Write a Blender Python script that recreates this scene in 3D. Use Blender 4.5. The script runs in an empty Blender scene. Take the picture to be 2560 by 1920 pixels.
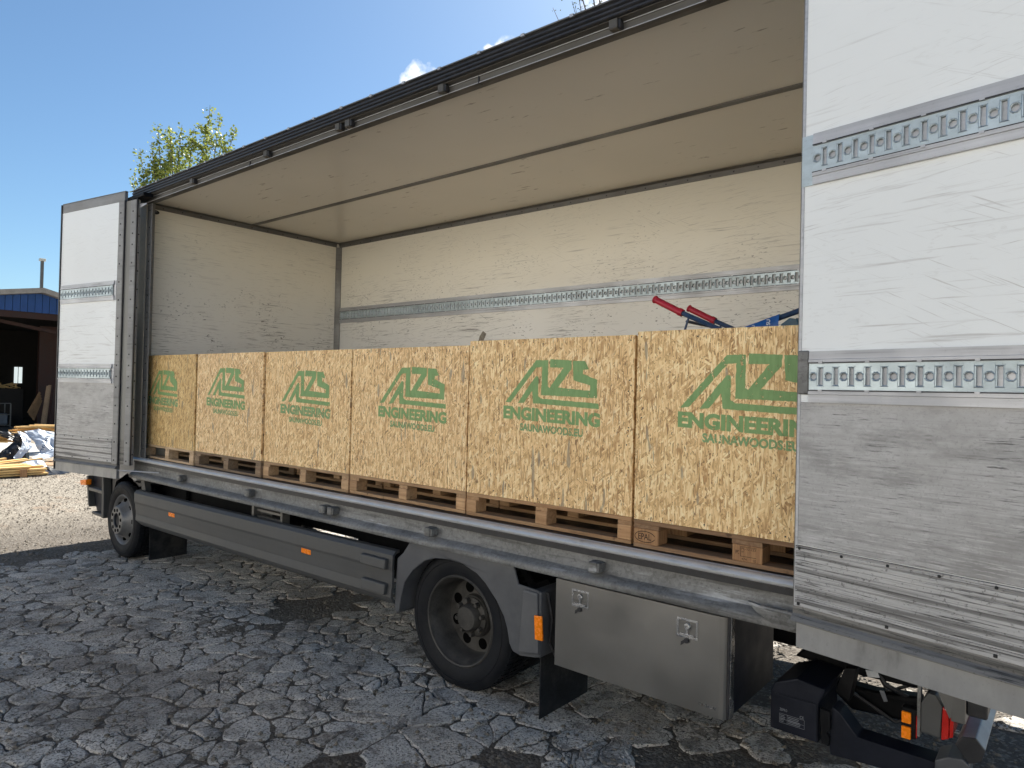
import bpy, bmesh, math, random
import numpy as np
from mathutils import Vector, Matrix, noise
from mathutils.geometry import tessellate_polygon
R = math.radians
rnd = random.Random(7)
S = bpy.context.scene
COL = S.collection

# ------------------------------------------------------------------ camera
cd = bpy.data.cameras.new('camera'); cam = bpy.data.objects.new('camera', cd); COL.objects.link(cam)
cd.sensor_width = 36; cd.lens = 24.21; cd.clip_end = 2000; cd.clip_start = .05
CR = Vector((.77039, .63713, .02355)); CU = Vector((-.01141, -.02315, .99967)); CW = Vector((-.63747, .77041, .01057))
CP = Vector((7.8018, -3.2215, .7969))
cam.matrix_world = Matrix(((CR.x, CU.x, -CW.x, CP.x), (CR.y, CU.y, -CW.y, CP.y), (CR.z, CU.z, -CW.z, CP.z), (0, 0, 0, 1)))
S.camera = cam

# ------------------------------------------------------------------ light
SUN_EL = 41.5
SUN_AZ = (-.38, .92)
w = bpy.data.worlds.new('World'); S.world = w; w.use_nodes = True
wn = w.node_tree.nodes; wl = w.node_tree.links
bgn = wn['Background']; bgn.inputs[1].default_value = .052
sky = wn.new('ShaderNodeTexSky'); sky.sky_type = 'NISHITA'; sky.sun_disc = False
sky.sun_elevation = R(SUN_EL); sky.sun_rotation = math.atan2(SUN_AZ[0], SUN_AZ[1])
sky.altitude = 100; sky.air_density = 1.0; sky.dust_density = .5; sky.ozone_density = 4.5
sl = bpy.data.lights.new('sun', 'SUN'); sl.energy = 5.0; sl.angle = R(.5); sl.color = (1, .95, .86)
so = bpy.data.objects.new('sun', sl); COL.objects.link(so)
sd = Vector((SUN_AZ[0], SUN_AZ[1], 0)).normalized() * math.cos(R(SUN_EL)); sd.z = math.sin(R(SUN_EL))
so.rotation_euler = sd.to_track_quat('Z', 'Y').to_euler()
so.location = (0, 10, 20)
S.view_settings.view_transform = 'Standard'; S.view_settings.look = 'None'; S.view_settings.gamma = 1
S.view_settings.use_curve_mapping = False
S.view_settings.exposure = 1.42
S.cycles.max_bounces = 8; S.cycles.diffuse_bounces = 5

# ------------------------------------------------------------------ shader helpers
class NT:
    def __init__(s, tree): s.t = tree; s.n = tree.nodes; s.l = tree.links
    def new(s, typ, ins=None, **props):
        nd = s.n.new(typ)
        for k, v in props.items(): setattr(nd, k, v)
        for k, v in (ins or {}).items():
            sk = nd.inputs[k]
            if isinstance(v, bpy.types.NodeSocket): s.l.new(v, sk)
            else: sk.default_value = v
        return nd
    def mapping(s, vec, scale=(1, 1, 1), rot=(0, 0, 0), loc=(0, 0, 0)):
        return s.new('ShaderNodeMapping', {'Vector': vec, 'Scale': scale, 'Rotation': rot, 'Location': loc}).outputs[0]
    def noise(s, vec, scale, detail=3, rough=.55, dist=0):
        return s.new('ShaderNodeTexNoise', {'Vector': vec, 'Scale': scale, 'Detail': detail, 'Roughness': rough, 'Distortion': dist}).outputs[0]
    def noisec(s, vec, scale, detail=3):
        return s.new('ShaderNodeTexNoise', {'Vector': vec, 'Scale': scale, 'Detail': detail}).outputs[1]
    def vor(s, vec, scale, feature='F1', rnd=1.0):
        return s.new('ShaderNodeTexVoronoi', {'Vector': vec, 'Scale': scale, 'Randomness': rnd}, feature=feature)
    def ramp(s, fac, stops, interp='LINEAR'):
        nd = s.new('ShaderNodeValToRGB', {'Fac': fac}); cr = nd.color_ramp; cr.interpolation = interp
        while len(cr.elements) < len(stops): cr.elements.new(.5)
        for e, (p, c) in zip(cr.elements, stops):
            e.position = p; e.color = (c, c, c, 1) if not hasattr(c, '__len__') else (*c, 1)
        return nd.outputs[0]
    def rng(s, v, a, b, c=0., d=1.):
        return s.new('ShaderNodeMapRange', {'Value': v, 'From Min': a, 'From Max': b, 'To Min': c, 'To Max': d}).outputs[0]
    def math(s, op, a, b=0., clamp=False):
        nd = s.n.new('ShaderNodeMath'); nd.operation = op; nd.use_clamp = clamp
        for i, v in enumerate((a, b)):
            if isinstance(v, bpy.types.NodeSocket): s.l.new(v, nd.inputs[i])
            else: nd.inputs[i].default_value = v
        return nd.outputs[0]
    def mix(s, f, a, b, mode='MIX'):
        nd = s.n.new('ShaderNodeMix'); nd.data_type = 'RGBA'; nd.blend_type = mode
        for i, v in ((0, f), (6, a), (7, b)):
            if isinstance(v, bpy.types.NodeSocket): s.l.new(v, nd.inputs[i])
            else: nd.inputs[i].default_value = v if i == 0 else (*v, 1) if len(v) == 3 else v
        return nd.outputs[2]
    def sep(s, v): return s.new('ShaderNodeSeparateXYZ', {'Vector': v}).outputs

def material(name):
    m = bpy.data.materials.new(name); m.use_nodes = True
    N = NT(m.node_tree); b = m.node_tree.nodes['Principled BSDF']
    tc = N.new('ShaderNodeTexCoord'); oi = N.new('ShaderNodeObjectInfo')
    off = N.new('ShaderNodeVectorMath', {0: (37.0, 19.0, 53.0)}, operation='SCALE'); N.l.new(oi.outputs['Random'], off.inputs['Scale'])
    P = N.new('ShaderNodeVectorMath', {0: tc.outputs['Object'], 1: off.outputs[0]}, operation='ADD').outputs[0]
    N.obj = tc.outputs['Object']; N.P = P; N.oi = oi; N.b = b; N.geo = None
    return m, N
def fin(N, base=None, rough=None, metal=None, bump=None, bs=.3, bd=.002, spec=None, alpha=None):
    b = N.b
    def put(k, v):
        if v is None: return
        if isinstance(v, bpy.types.NodeSocket): N.l.new(v, b.inputs[k])
        else: b.inputs[k].default_value = (*v, 1) if hasattr(v, '__len__') and len(v) == 3 else v
    put('Base Color', base); put('Roughness', rough); put('Metallic', metal); put('Specular IOR Level', spec); put('Alpha', alpha)
    if bump is not None:
        bn = N.new('ShaderNodeBump', {'Height': bump, 'Strength': bs, 'Distance': bd}); N.l.new(bn.outputs[0], b.inputs['Normal'])

def simple(name, col, rough=.5, metal=0., var=.12, scale=8, bump=.0, spec=None, dust=None):
    m, N = material(name)
    n1 = N.noise(N.P, scale, 5, .6); n2 = N.noise(N.P, scale * 9, 3)
    f = N.math('ADD', N.math('MULTIPLY', n1, .7), N.math('MULTIPLY', n2, .3))
    f = N.rng(f, .3, .7, 1 - var * 2, 1 + var * 2)
    c = N.mix(1.0, col, N.new('ShaderNodeCombineColor', {0: f, 1: f, 2: f}).outputs[0], 'MULTIPLY')
    if dust:
        d = N.rng(N.noise(N.P, scale * .5, 6, .7), .45, .7)
        c = N.mix(N.math('MULTIPLY', d, dust[1]), c, dust[0])
    fin(N, c, N.rng(n1, .3, .7, max(rough - .08, .05), min(rough + .1, 1)), metal, n2 if bump else None, bump or 0, .002, spec)
    return m

def streak_mask(N, vec, sx, sz, lo, hi, mlo=.45, mhi=.62, mscale=1.3):
    a = N.noise(N.mapping(vec, (sx, sx, sz)), 1.0, 4, .62)
    k = N.rng(N.noise(vec, mscale, 3, .6), mlo, mhi)
    return N.math('MULTIPLY', N.rng(a, lo, hi), k, True)

def panel_mat(name, col, dirt=(.16, .15, .14), amount=.7, rough=.38, warm=None, sp=1.0):
    m, N = material(name)
    z = N.sep(N.new('ShaderNodeTexCoord').outputs['Object'])[2]
    n = N.noise(N.P, 1.1, 4, .6)
    c = N.mix(N.rng(n, .35, .7, 0, .35), col, [x * .9 for x in col])
    if warm: c = N.mix(N.rng(z, warm[1], warm[2], 0, .9), c, warm[0])
    s1 = streak_mask(N, N.P, 2.2, 60, .57, .68, .42, .6)
    s2 = streak_mask(N, N.mapping(N.P, (1, 1, 1), (0, .12, 0)), 6, 150, .585, .67, .42, .6, 2.1)
    s3 = N.math('MULTIPLY', streak_mask(N, N.P, 24, 60, .60, .66, .50, .58, 2.3), sp)
    s4 = streak_mask(N, N.mapping(N.P, (1, 1, 1), (0, -.5, 0)), 3, 120, .62, .68, .48, .62, 1.7)
    s = N.math('MAXIMUM', N.math('MAXIMUM', s1, s2), N.math('MAXIMUM', s3, s4))
    hz = N.rng(N.math('ABSOLUTE', N.math('SUBTRACT', z, 1.15)), .25, 1.5, 1.0, .25)
    s = N.math('MULTIPLY', N.math('MULTIPLY', s, hz), amount, True)
    c = N.mix(s, c, dirt)
    fin(N, c, N.rng(n, .3, .7, rough - .08, rough + .15), 0, s1, .08, .001)
    return m

def alu_mat(name, col=(.5, .51, .52), rough=.42, metal=.75, dirt=.5, sx=1.5, sz=40, blue=0):
    m, N = material(name)
    n = N.noise(N.P, 2.3, 6, .65); g = N.noise(N.mapping(N.P, (sx, sx, sz)), 1.0, 4, .6); sp = N.noise(N.P, 90, 3, .6)
    c = N.mix(N.rng(n, .3, .7, 0, .6), col, [x * .72 for x in col])
    c = N.mix(N.rng(g, .35, .7, 0, .45), c, [x * .55 for x in col])
    dk = N.math('MULTIPLY', N.rng(g, .60, .74), N.rng(n, .42, .58), True)
    c = N.mix(N.math('MULTIPLY', dk, dirt), c, (.05, .048, .045))
    c = N.mix(N.math('MULTIPLY', N.rng(sp, .62, .72), dirt * .5), c, (.1, .1, .1))
    fin(N, c, N.rng(n, .3, .7, rough - .06, rough + .22), metal, sp, .12, .0006)
    return m

def streaked(name, col, amt):
    m, N = material(name)
    n = N.noise(N.P, 2.6, 6, .65); a = N.noise(N.mapping(N.P, (.9, .9, 46)), 1.0, 5, .62); b = N.noise(N.mapping(N.P, (5, 5, 130)), 1.0, 4, .65); sp = N.noise(N.P, 80, 3, .6)
    c = N.mix(N.rng(b, .35, .65, 0, .5), col, [x * .6 for x in col])
    c = N.mix(N.math('MULTIPLY', N.rng(a, .50, .60), .72 * amt, True), c, (.07, .068, .066))
    c = N.mix(N.math('MULTIPLY', N.rng(b, .58, .66), N.rng(n, .40, .56), True), c, (.03, .03, .03))
    c = N.mix(N.rng(sp, .60, .70, 0, .6), c, (.06, .058, .055))
    fin(N, c, N.rng(n, .3, .7, .4, .62), .3, sp, .15, .0006)
    return m

def sheet_mat():
    m, N = material('scuffed_aluminium_sheet')
    n = N.noise(N.P, 3.0, 7, .7); a = N.noise(N.mapping(N.P, (1.5, 1.5, 60)), 1.0, 5, .65); b = N.noise(N.mapping(N.P, (9, 9, 150)), 1.0, 4, .65); g = N.noise(N.P, 120, 3, .6)
    z = N.sep(N.obj)[2]; low = N.rng(z, .75, .25)
    c = N.mix(N.rng(n, .38, .62), (.33, .33, .335), (.47, .47, .475))
    c = N.mix(N.math('MULTIPLY', N.rng(a, .50, .62), N.rng(z, .8, .2, .12, .42), True), c, (.17, .168, .165))
    cl = N.noise(N.mapping(N.P, (2.5, 2.5, 8)), 1.0, 6, .7); c = N.mix(N.math('MULTIPLY', N.rng(cl, .50, .62), .5), c, (.20, .20, .198))
    c = N.mix(N.math('MULTIPLY', N.rng(b, .565, .63), N.math('MULTIPLY', N.rng(n, .48, .60), .85), True), c, (.06, .06, .06))
    c = N.mix(N.math('MULTIPLY', N.rng(b, .44, .36), N.math('MULTIPLY', low, .5), True), c, (.62, .62, .63))
    c = N.mix(N.rng(g, .56, .68, 0, .35), c, (.2, .2, .2))
    fin(N, c, N.rng(n, .3, .7, .42, .6), .3, g, .12, .0005)
    return m

def galv_mat():
    m, N = material('galvanised_steel')
    n = N.noise(N.P, 2.2, 7, .7); v = N.vor(N.P, 60).outputs['Color']; sp = N.noise(N.P, 45, 4, .7); a = N.noise(N.mapping(N.P, (2, 20, 20)), 1.0, 5, .65)
    c = N.mix(N.rng(n, .36, .64), (.095, .095, .092), (.21, .21, .205))
    c = N.mix(N.rng(N.sep(v)[0], 0, 1, 0, .35), c, (.28, .285, .285))
    c = N.mix(N.rng(sp, .52, .64, 0, .5), c, (.07, .068, .064))
    c = N.mix(N.math('MULTIPLY', N.rng(a, .54, .64), .6), c, (.05, .048, .045))
    c = N.mix(N.math('MULTIPLY', N.rng(a, .42, .34), N.rng(n, .45, .6), True), c, (.40, .41, .42))
    fin(N, c, N.rng(n, .3, .7, .45, .65), .25, sp, .2, .001)
    return m

def ceil_mat():
    m, N = material('cream_ceiling_panel')
    n = N.noise(N.obj, .8, 3, .5)
    c = N.mix(N.rng(n, .3, .7), (.68, .655, .59), (.73, .70, .63))
    f = N.noise(N.mapping(N.obj, (5, 26, 1), (0, 0, .1)), 1.0, 3, .6); g = N.noise(N.obj, 1.4, 2)
    k = N.math('MULTIPLY', N.rng(f, .645, .68), N.rng(g, .48, .56), True)
    c = N.mix(N.math('MULTIPLY', k, .6), c, (.2, .18, .15))
    fin(N, c, .25, 0)
    return m

def wood_mat(name, dark, light, ang=0., sc=1.0, axis='x'):
    m, N = material(name)
    scv = (2.5, 45, 45) if axis == 'x' else (45, 2.5, 45) if axis == 'y' else (45, 45, 2.5)
    v = N.mapping(N.P, [a * sc for a in scv])
    g = N.noise(v, 1.0, 5, .65, .6); n = N.noise(N.P, 5, 5, .6); kn = N.noise(N.P, 14, 2)
    c = N.mix(N.rng(g, .3, .7), dark, light)
    c = N.mix(N.rng(n, .5, .75, 0, .5), c, [x * .55 for x in dark])
    c = N.mix(N.rng(kn, .68, .75, 0, .8), c, [x * .35 for x in dark])
    c = N.mix(1.0, c, N.oi.outputs['Color'], 'MULTIPLY')
    fin(N, c, .78, 0, g, .35, .002)
    return m

def osb_mat():
    m, N = material('oriented_strand_board')
    P = N.P
    wob = N.new('ShaderNodeVectorMath', {0: N.noisec(P, 9, 2)}, operation='SCALE'); wob.inputs['Scale'].default_value = .014
    PP = N.new('ShaderNodeVectorMath', {0: P, 1: wob.outputs[0]}, operation='ADD').outputs[0]
    layers = []
    for i, (ang, ln, wd) in enumerate(((.06, 12, 88), (-.35, 15, 82), (.42, 15, 96), (.95, 18, 92), (-.85, 18, 105), (.0, 22, 165))):
        r1 = N.mapping(PP, (1, 1, 1), (0, ang, 0), (3.1 * i, 1.7 * i, .9 * i))
        v2 = N.mapping(r1, (wd, 14, ln))
        vo = N.vor(v2, 1.0)
        layers.append((N.sep(vo.outputs['Color'])[0], N.sep(vo.outputs['Color'])[1], vo.outputs['Distance']))
    val, hue, dist = layers[0]
    for i in range(1, len(layers)):
        sel = N.rng(layers[i][1], .52, .56)
        val = N.new('ShaderNodeMix', {0: sel, 2: val, 3: layers[i][0]}).outputs[0]
        dist = N.new('ShaderNodeMix', {0: sel, 2: dist, 3: layers[i][2]}).outputs[0]
    fine = N.noise(N.mapping(PP, (190, 60, 22)), 1.0, 4, .75)
    t = N.math('ADD', N.math('MULTIPLY', val, .74), N.rng(fine, .3, .7, -.02, .30))
    t = N.math('SUBTRACT', t, N.rng(dist, .45, .85, 0, .22))
    c = N.ramp(t, [(.0, (.22, .115, .045)), (.16, (.48, .29, .125)), (.38, (.72, .50, .25)), (.62, (.88, .67, .37)), (.88, (.98, .85, .57))])
    dk = N.rng(N.noise(N.mapping(P, (60, 20, 22), (0, .3, 0)), 1.0, 3, .6), .63, .67)
    c = N.mix(N.math('MULTIPLY', dk, .85), c, (.13, .06, .025))
    rb = N.rng(N.noise(N.mapping(P, (30, 12, 9), (0, -.25, 0), (5, 2, 1)), 1.0, 2, .5), .62, .66)
    c = N.mix(N.math('MULTIPLY', rb, .5), c, (.42, .22, .085))
    gy = N.rng(N.noise(N.mapping(P, (26, 8, 5), (0, .2, 0)), 1.0, 1, .4), .70, .73)
    c = N.mix(N.math('MULTIPLY', gy, .7), c, (.2, .19, .17))
    c = N.mix(N.rng(N.noise(P, 1.6, 2), .3, .7, 0, .22), c, (.60, .40, .20))
    c = N.mix(1.0, c, N.oi.outputs['Color'], 'MULTIPLY')
    fin(N, c, .62, 0, t, .5, .0016)
    return m

M = {}
M['osb'] = osb_mat()
M['wall_cream'] = panel_mat('cream_wall_panel', (.80, .795, .77), (.12, .11, .10), 1.0, .36, warm=((.80, .765, .66), 1.3, 2.3))
M['ceiling'] = ceil_mat()
M['alu_pale'] = panel_mat('weathered_grey_white_panel', (.20, .198, .185), (.2, .2, .19), .5, .45)
M['white'] = panel_mat('white_door_panel', (.84, .87, .88), (.42, .41, .40), .6, .42, sp=.25)
M['grey_sheet'] = sheet_mat()
M['alu'] = alu_mat('aluminium_profile', (.55, .56, .59), .42, .55, .35, 1.5, 60)
M['post'] = simple('brownish_grey_door_post', (.50, .44, .35), .5, .1, .12, 3)
M['alu_mid'] = alu_mat('grey_weathered_aluminium', (.29, .29, .29), .5, .25, .5, 1.5, 30)
M['header'] = alu_mat('dark_header_profile', (.105, .10, .092), .5, .3, .4, 1.5, 40)
M['alu_dark'] = alu_mat('dull_aluminium_profile', (.20, .195, .185), .45, .6, .4, 1.5, 40)
M['alu_ribbed'] = streaked('ribbed_kick_plate_aluminium', (.48, .48, .485), 1.0)
M['gutter'] = streaked('grimy_bottom_gutter', (.20, .195, .185), 1.2)
M['alu_plate'] = alu_mat('brushed_lower_plate_aluminium', (.36, .362, .362), .48, .5, .4, 14, 4)
M['zinc'] = alu_mat('zinc_plated_lashing_rail', (.50, .58, .62), .36, .65, .45, 12, 30)
M['galv'] = galv_mat()
M['galv_bright'] = alu_mat('worn_bright_nose_metal', (.70, .705, .71), .36, .45, .55, 5, 18)
M['black_rubber'] = simple('black_rubber_seal', (.022, .022, .025), .42, 0, .2, 20)
M['black_steel'] = simple('black_painted_steel', (.006, .0065, .008), .6, 0, .25, 7, .1, dust=((.022, .02, .018), .3), spec=.15)
M['navy_steel'] = simple('dark_navy_painted_steel', (.008, .010, .018), .5, 0, .2, 7, .1, dust=((.026, .026, .028), .3), spec=.25)
M['skirt'] = simple('grey_plastic_side_skirt', (.060, .061, .061), .5, 0, .08, 2.5, .05, dust=((.085, .085, .085), .3))
M['fender'] = simple('grey_plastic_mudguard', (.075, .078, .086), .5, 0, .08, 3, .05, dust=((.16, .16, .155), .4))
M['rubber'] = simple('tyre_rubber', (.008, .009, .012), .6, 0, .2, 12, .15, dust=((.024, .024, .024), .45), spec=.2)
M['rim'] = simple('grimy_steel_rim', (.050, .047, .043), .55, .2, .3, 9, .2, dust=((.085, .078, .07), .5))
M['rim_silver'] = simple('silver_steel_rim', (.20, .20, .20), .42, .4, .15, 7, .1, dust=((.12, .11, .1), .5))
M['amber'] = simple('amber_reflector_plastic', (.95, .24, .008), .25, 0, .08, 60)
M['red'] = simple('red_tail_light_lens', (.45, .02, .015), .2, 0, .1, 30)
M['red_grip'] = simple('red_rubber_grip', (.40, .012, .03), .42, 0, .08, 30)
M['blue_tube'] = simple('dark_blue_painted_tube', (.018, .05, .12), .35, 0, .2, 25, dust=((.1, .08, .06), .3))
M['blue_film'] = simple('blue_plastic_film', (.010, .10, .36), .35, 0, .2, 14, .3)
M['teal_plastic'] = simple('teal_plastic_fitting', (.01, .07, .12), .4, 0, .2, 14)
M['white_print'] = simple('white_print', (.7, .72, .75), .6, 0, .1, 40)
M['grey_print'] = simple('grey_label_print', (.18, .19, .21), .6, 0, .1, 40)
M['burn'] = simple('burned_stamp', (.035, .018, .01), .8, 0, .1, 40)
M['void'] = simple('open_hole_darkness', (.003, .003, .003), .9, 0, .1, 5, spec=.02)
M['hole'] = simple('dark_screw_head', (.03, .03, .03), .6, .3, .1, 40)
M['cab'] = simple('cab_paint', (.55, .56, .57), .3, 0, .05, 2)
M['dirt_flap'] = simple('dusty_mud_flap', (.016, .017, .02), .8, 0, .3, 9, .2, dust=((.06, .055, .048), .5), spec=.15)
M['wood_pale'] = wood_mat('pale_pallet_wood', (.30, .20, .12), (.52, .40, .27))
M['wood_pale_y'] = wood_mat('pale_pallet_wood_across', (.30, .20, .12), (.52, .40, .27), axis='y')
M['yellow_wood'] = wood_mat('fresh_pine_offcuts', (.55, .34, .12), (.80, .58, .28), axis='y')
M['chip_block'] = wood_mat('chipboard_block', (.24, .12, .055), (.46, .26, .12), sc=2.2, axis='z')

def stainless():
    m, N = material('brushed_stainless_sheet')
    g = N.noise(N.mapping(N.P, (3, 3, 260)), 1.0, 3, .6); n = N.noise(N.P, 2.0, 5, .6)
    c = N.mix(N.rng(n, .3, .7), (.25, .245, .235), (.30, .295, .285))
    fin(N, c, N.rng(n, .3, .7, .28, .42), .85, g, .05, .0005)
    return m
M['stainless'] = stainless()
M['bright_steel'] = simple('polished_steel', (.6, .6, .6), .22, .95, .08, 10)

def green_paint():
    m, N = material('green_stencil_paint')
    n = N.noise(N.P, 55, 4, .7); n2 = N.noise(N.mapping(N.P, (50, 20, 12)), 1.0, 4, .6)
    c = N.mix(N.rng(n2, .3, .7), (.165, .30, .105), (.235, .385, .15))
    a = N.rng(N.math('ADD', N.math('MULTIPLY', n, .6), N.math('MULTIPLY', n2, .4)), .37, .41)
    fin(N, c, .6, 0, n, .2, .001, alpha=a)
    return m
M['green'] = green_paint()
def green_worn():
    m, N = material('thin_green_stencil_paint')
    n = N.noise(N.P, 70, 4, .7); n2 = N.noise(N.mapping(N.P, (60, 20, 14)), 1.0, 4, .6)
    c = N.mix(N.rng(n2, .3, .7), (.17, .30, .12), (.23, .385, .17))
    a = N.rng(N.math('ADD', N.math('MULTIPLY', n, .6), N.math('MULTIPLY', n2, .4)), .40, .47)
    fin(N, c, .6, 0, alpha=a)
    return m
M['green_worn'] = green_worn()

def concrete():
    m, N = material('weathered_broken_concrete')
    n = N.noise(N.P, 3.5, 6, .65); sp = N.noise(N.P, 75, 4, .7); pit = N.vor(N.P, 42).outputs['Distance']; pit2 = N.vor(N.P, 110).outputs['Distance']
    W_ = N.new('ShaderNodeNewGeometry').outputs['Position']
    c = N.mix(N.rng(n, .3, .7), (.43, .395, .35), (.62, .575, .51))
    c = N.mix(N.rng(sp, .5, .66, 0, .6), c, (.74, .70, .63))
    c = N.mix(N.rng(sp, .485, .40, 0, .9), c, (.15, .135, .118))
    ck = N.new('ShaderNodeTexVoronoi', {'Vector': N.new('ShaderNodeVectorMath', {0: W_, 1: N.new('ShaderNodeVectorMath', {0: N.noisec(W_, 9, 3), 1: (.16, .16, .16)}, operation='MULTIPLY').outputs[0]}, operation='ADD').outputs[0], 'Scale': 6.5}, feature='DISTANCE_TO_EDGE').outputs['Distance']
    ckm = N.math('MULTIPLY', N.rng(ck, .022, .008), N.rng(N.noise(W_, 2.4, 3), .47, .55), True)
    c = N.mix(ckm, c, (.05, .044, .038))
    st = N.rng(N.noise(W_, 1.3, 6, .68), .50, .60); c = N.mix(N.math('MULTIPLY', st, .45), c, (.16, .13, .10))
    st2 = N.rng(N.noise(W_, 6, 6, .75), .53, .60); c = N.mix(N.math('MULTIPLY', st2, .62), c, (.10, .082, .066))
    pk = N.math('MULTIPLY', N.rng(pit, .24, .12), N.rng(N.noise(N.P, 9, 2), .40, .50), True)
    c = N.mix(pk, c, (.045, .043, .04))
    c = N.mix(1.0, c, N.oi.outputs['Color'], 'MULTIPLY')
    h = N.math('SUBTRACT', N.math('ADD', N.math('MULTIPLY', n, 1.2), N.math('MULTIPLY', sp, .8)), N.math('ADD', N.math('ADD', N.math('MULTIPLY', pk, .6), N.math('MULTIPLY', ckm, .8)), N.rng(pit2, .3, 0, 0, .25)))
    fin(N, c, .88, 0, h, .9, .009)
    return m
M['concrete'] = concrete()
def dirt():
    m, N = material('gravelly_yard_dirt')
    n = N.noise(N.obj, 1.1, 6, .65); sp = N.noise(N.obj, 60, 4, .75); v = N.vor(N.obj, 55)
    r = N.sep(v.outputs['Color'])[0]
    c = N.mix(N.rng(n, .35, .65), (.075, .060, .046), (.13, .108, .085))
    c = N.mix(N.rng(r, .6, .95, 0, .8), c, (.25, .225, .19))
    c = N.mix(N.rng(sp, .5, .32, 0, .6), c, (.035, .03, .025))
    # gravel further out, painted paler where the sun falls to bounce more light
    s = N.sep(N.obj)
    far = N.math('MAXIMUM', N.rng(s[0], -2.2, -4.2), N.rng(s[1], 2.2, 3.2))
    far = N.math('MAXIMUM', far, N.rng(s[1], -4.6, -6.0))
    far = N.math('MULTIPLY', far, N.rng(N.noise(N.obj, .9, 5, .7), .25, .45, .35, 1.0))
    pale = N.mix(N.rng(n, .3, .7), (.27, .235, .185), (.36, .32, .26))
    g1 = N.noise(N.mapping(N.obj, (1, 1.6, 1)), 17, 5, .72); g2 = N.noise(N.obj, 34, 4, .75)
    pale = N.mix(N.rng(g1, .50, .38, 0, .85), pale, (.085, .065, .048)); pale = N.mix(N.rng(g1, .54, .64, 0, .7), pale, (.50, .46, .39))
    pale = N.mix(N.rng(g2, .47, .36, 0, .8), pale, (.10, .08, .06))
    pale = N.mix(N.rng(N.noise(N.mapping(N.obj, (1, 2.2, 1)), .55, 4, .7), .56, .66, 0, .55), pale, (.27, .17, .10))
    c = N.mix(far, c, pale)
    fin(N, c, .92, 0, N.math('ADD', N.math('MULTIPLY', sp, .7), N.math('ADD', g1, N.math('MULTIPLY', v.outputs['Distance'], -.5))), .9, .02)
    return m
M['dirt'] = dirt()
M['pebble'] = simple('yard_pebbles', (.15, .128, .10), .85, 0, .3, 3)
def leafm(name, a, b):
    m, N = material(name)
    n = N.noise(N.obj, 2.2, 2)
    gi = N.new('ShaderNodeNewGeometry').outputs['Random Per Island']
    c = N.mix(gi, a, b); c = N.mix(N.rng(n, .35, .65, 0, .4), c, a)
    fin(N, c, .5, 0)
    tr = N.new('ShaderNodeBsdfTranslucent', {'Color': c}); mx = N.new('ShaderNodeMixShader', {0: .4})
    N.l.new(N.b.outputs[0], mx.inputs[1]); N.l.new(tr.outputs[0], mx.inputs[2])
    N.l.new(mx.outputs[0], N.n['Material Output'].inputs[0])
    return m
M['leaf'] = leafm('young_maple_leaves', (.17, .22, .04), (.42, .45, .12))
M['leaf2'] = leafm('small_birch_leaves', (.05, .07, .025), (.14, .14, .03))
M['bark'] = simple('grey_brown_bark', (.12, .095, .07), .85, 0, .25, 8, .4)
M['shed_blue'] = simple('blue_corrugated_steel', (.012, .055, .20), .4, .1, .1, 2)
M['shed_red'] = simple('rust_red_steel_frame', (.028, .009, .006), .7, 0, .25, 3)
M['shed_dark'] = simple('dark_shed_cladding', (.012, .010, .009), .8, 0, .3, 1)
M['roof_edge'] = simple('weathered_roof_edge', (.30, .27, .24), .6, .2, .2, 3)
M['floor_slab'] = simple('shed_floor_slab', (.06, .06, .06), .85, 0, .2, 1.2)
M['pale_slab'] = simple('pale_concrete_apron', (.45, .43, .39), .85, 0, .08, 1.2)
M['tarp_black'] = simple('black_plastic_sheet', (.018, .019, .022), .35, 0, .2, 6)
M['tarp_white'] = simple('pale_blue_white_plastic_sheet', (.50, .56, .64), .38, 0, .1, 4)
M['tarp_grey'] = simple('dark_grey_plastic_sheet', (.10, .12, .15), .4, 0, .2, 4)
M['blue_print'] = simple('navy_print', (.03, .07, .16), .6, 0, .1, 9)
M['window_pale'] = simple('frosted_window_pane', (.65, .7, .7), .3, 0, .04, 2)
M['scrap'] = simple('torn_brown_cardboard', (.17, .14, .10), .8, 0, .35, 30)
M['floor_ply'] = simple('dark_phenolic_floor', (.022, .019, .017), .5, 0, .25, 6)
M['render_wall'] = simple('pale_rendered_wall', (.76, .745, .71), .9, 0, .06, 1.2)
M['dark_glass'] = simple('dark_window_glass', (.03, .035, .04), .1, 0, .1, 2)
M['lamp_glass'] = simple('floodlight_glass', (.6, .6, .55), .2, 0, .05, 5)
M['sawdust'] = simple('sawdust_and_bark_litter', (.33, .22, .13), .9, 0, .35, 9, .5)

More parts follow.
